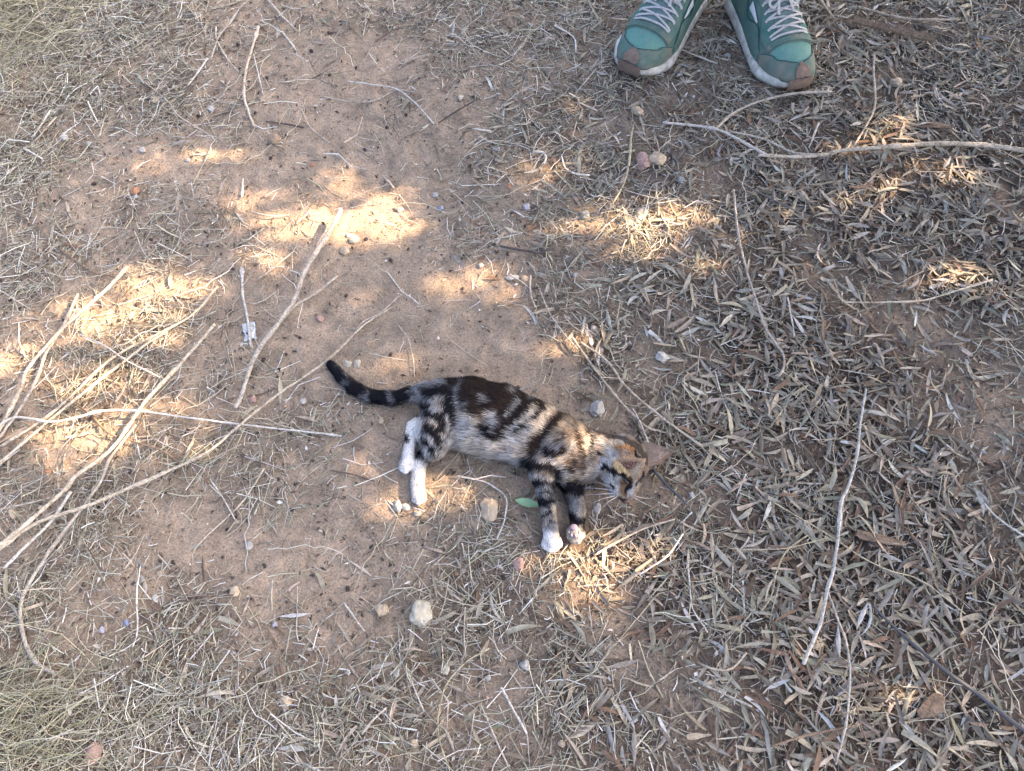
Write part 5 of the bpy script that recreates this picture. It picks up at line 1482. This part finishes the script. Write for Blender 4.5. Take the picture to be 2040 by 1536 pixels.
        F = [(i * 4 + k, i * 4 + (k + 1) % 4, i * 4 + 4 + (k + 1) % 4, i * 4 + 4 + k) for i in range(n - 1) for k in range(4)] + [(3, 2, 1, 0), (n * 4 - 4, n * 4 - 3, n * 4 - 2, n * 4 - 1)]
        link('lace', fast_mesh('lace', V, np.array(F), smooth=False), lace_m, shoe)
    rows = [.0800, .0945, .1090, .1235, .1380, .1525, .1650]
    for k, s in enumerate(rows[:-1]):
        sg = 1 if k % 2 else -1
        n = rows[k + 1]
        ribbon([(s, -.42 * sg), (s + .001, -.30 * sg), (s + (n - s) * .45, 0), (n - .001, .30 * sg), (n, .42 * sg)], (.0042, .0062, .0085, .0062, .0042))
        ribbon([(s + .002, .43 * sg), (s + .003, .30 * sg), (s + (n - s) * .62, 0), (n + .0005, -.30 * sg), (n + .001, -.43 * sg)], (.0042, .0058, .0068, .0058, .0040))
    ribbon([(.0765, -.42), (.0760, -.2), (.0760, 0), (.0765, .2), (.0770, .42)], (.0045, .0060, .0062, .0060, .0045))
    for sg in (-1, 1):                               # bow and hanging ends
        ribbon([(.150, 0), (.140, .12 * sg), (.128, .26 * sg), (.120, .20 * sg), (.130, .06 * sg), (.148, 0)], (.012, .017, .015, .012, .013, .013), .0055)
        ribbon([(.150, 0), (.138, .05 * sg), (.122, .10 * sg), (.108, .13 * sg)], (.013, .016, .012, .009), .0055)
    # midsole and tread
    sv = np.concatenate([np.linspace(0, .03, 12), np.linspace(.036, .285, 34)])
    w = lerp(SOLE_W, sv)
    fl = 1 + 0.10 * np.exp(-((sv - .062) / .022) ** 2)
    def ring(name, levels, m):
        sL = np.concatenate([sv, sv[::-1]]); sgn = np.concatenate([np.ones(len(sv)), -np.ones(len(sv))]); wl = np.concatenate([w * fl, (w * fl)[::-1]])
        V = []
        for dw, fz in levels:
            V.append(W(sL - dw * np.clip(1 - sL / .02, 0, 1), sgn * (wl + dw), fz(sL)))
        n = len(sL); Lv = len(levels)
        V = np.concatenate(V) - off
        F = [(l * n + i, (l + 1) * n + i, (l + 1) * n + (i + 1) % n, l * n + (i + 1) % n) for l in range(Lv - 1) for i in range(n)]
        link(name, fast_mesh(name, V, np.array(F)[:, ::-1]), m, shoe)
    ring('midsole', [(-.012, lambda s: spring(s) + .004), (0, lambda s: spring(s) + .004), (.002, lambda s: spring(s) + .010), (.0005, lambda s: sole_top(s) - .005), (-.0015, lambda s: sole_top(s) - .001), (-.010, lambda s: sole_top(s))], foam)
    ring('outsole', [(-.02, lambda s: spring(s)), (-.003, lambda s: spring(s)), (-.0005, lambda s: spring(s) + .0025), (-.004, lambda s: spring(s) + .0045)], gum)
    # gum toe cap rising in a tongue over the toe
    tm = lambda s: max(.02, .50 * (1 - min(s / .0195, 1)) ** 1.2)
    grid_part('toe_cap', 0.0, .0195, lambda s: -tm(s), lambda s: tm(s), .0042, gum, shoe, 14, 13, .003)
    nt = 15
    th = np.linspace(-.46, .46, nt)
    V = []
    for fz, o in ((0.000, .0028), (.35, .0046), (.75, .0048), (1.12, .0044)):
        s = .013 * np.abs(th) ** 1.7
        V.append(W(s - o, np.sign(th) * (np.interp(s, sv, w * fl)) * np.clip(np.abs(th) * 2.4, 0, 1) + th * o, spring(s) + fz * .022))
    V = np.concatenate(V) - off
    F = [(l * nt + i, l * nt + i + 1, (l + 1) * nt + i + 1, (l + 1) * nt + i) for l in range(3) for i in range(nt - 1)]
    link('toe_bumper', fast_mesh('toe_bumper', V, np.array(F)), gum, shoe)
    return tip, b

def build_person():
    pb = P(1440, 20, 0)
    root = empty('person', (pb[0], pb[1] + .2, 0), 'standing person in dusty teal sneakers with grey laces at the top edge', 'person')
    tR, bR = build_shoe(root, (1584, 188), (1541, 0), None)
    tL, bL = build_shoe(root, (1250, 152), (1326, 0), None)
    off = np.array(root.location)
    aL = tL + bL * .225 + np.array([0, 0, .085]); aR = tR + bR * .225 + np.array([0, 0, .085])
    mid = (aL + aR) / 2 + np.array([0, .03, 0])
    ptsv = [mid + [0, 0, .92], mid + [0, 0, 1.08], mid + [0, .01, 1.30], mid + [0, .01, 1.43], mid + [0, 0, 1.50], mid + [0, -.01, 1.57], mid + [0, -.015, 1.66], mid + [0, -.01, 1.74]]
    rad = [.15, .14, .155, .07, .05, .085, .105, .075]
    ed = [(0, 1), (1, 2), (2, 3), (3, 4), (4, 5), (5, 6), (6, 7)]
    for a, sx in ((aL, -1), (aR, 1)):
        i = len(ptsv)
        hip = mid + [sx * .09, 0, .86]
        ptsv += [hip, (hip + a) / 2 + [0, -.03, .04], a + [0, .01, .12], a]
        rad += [.10, .07, .060, .055]
        ed += [(0, i), (i, i + 1), (i + 1, i + 2), (i + 2, i + 3)]
        i = len(ptsv)
        sh = mid + [sx * .17, .01, 1.38]
        ptsv += [sh, sh + [sx * .07, .02, -.28], sh + [sx * .06, -.06, -.52], sh + [sx * .05, -.10, -.62]]
        rad += [.06, .045, .033, .04]
        ed += [(2, i), (i, i + 1), (i + 1, i + 2), (i + 2, i + 3)]
    me = bpy.data.meshes.new('body')
    me.from_pydata([tuple(np.array(p) - off) for p in ptsv], ed, [])
    o = link('body', me, cloth, root)
    sk = o.modifiers.new('skin', 'SKIN')
    for i, rr in enumerate(rad):
        o.data.skin_vertices[0].data[i].radius = (rr, rr * .85)
    o.data.skin_vertices[0].data[0].use_root = True
    sub = o.modifiers.new('sub', 'SUBSURF'); sub.levels = sub.render_levels = 1
    bpy.context.view_layer.update()
    dg = bpy.context.evaluated_depsgraph_get()
    m2 = bpy.data.meshes.new_from_object(o.evaluated_get(dg))
    m2.name = 'body'
    o.modifiers.clear()
    m2.materials.clear(); m2.materials.append(cloth)
    o.data = m2
build_person()
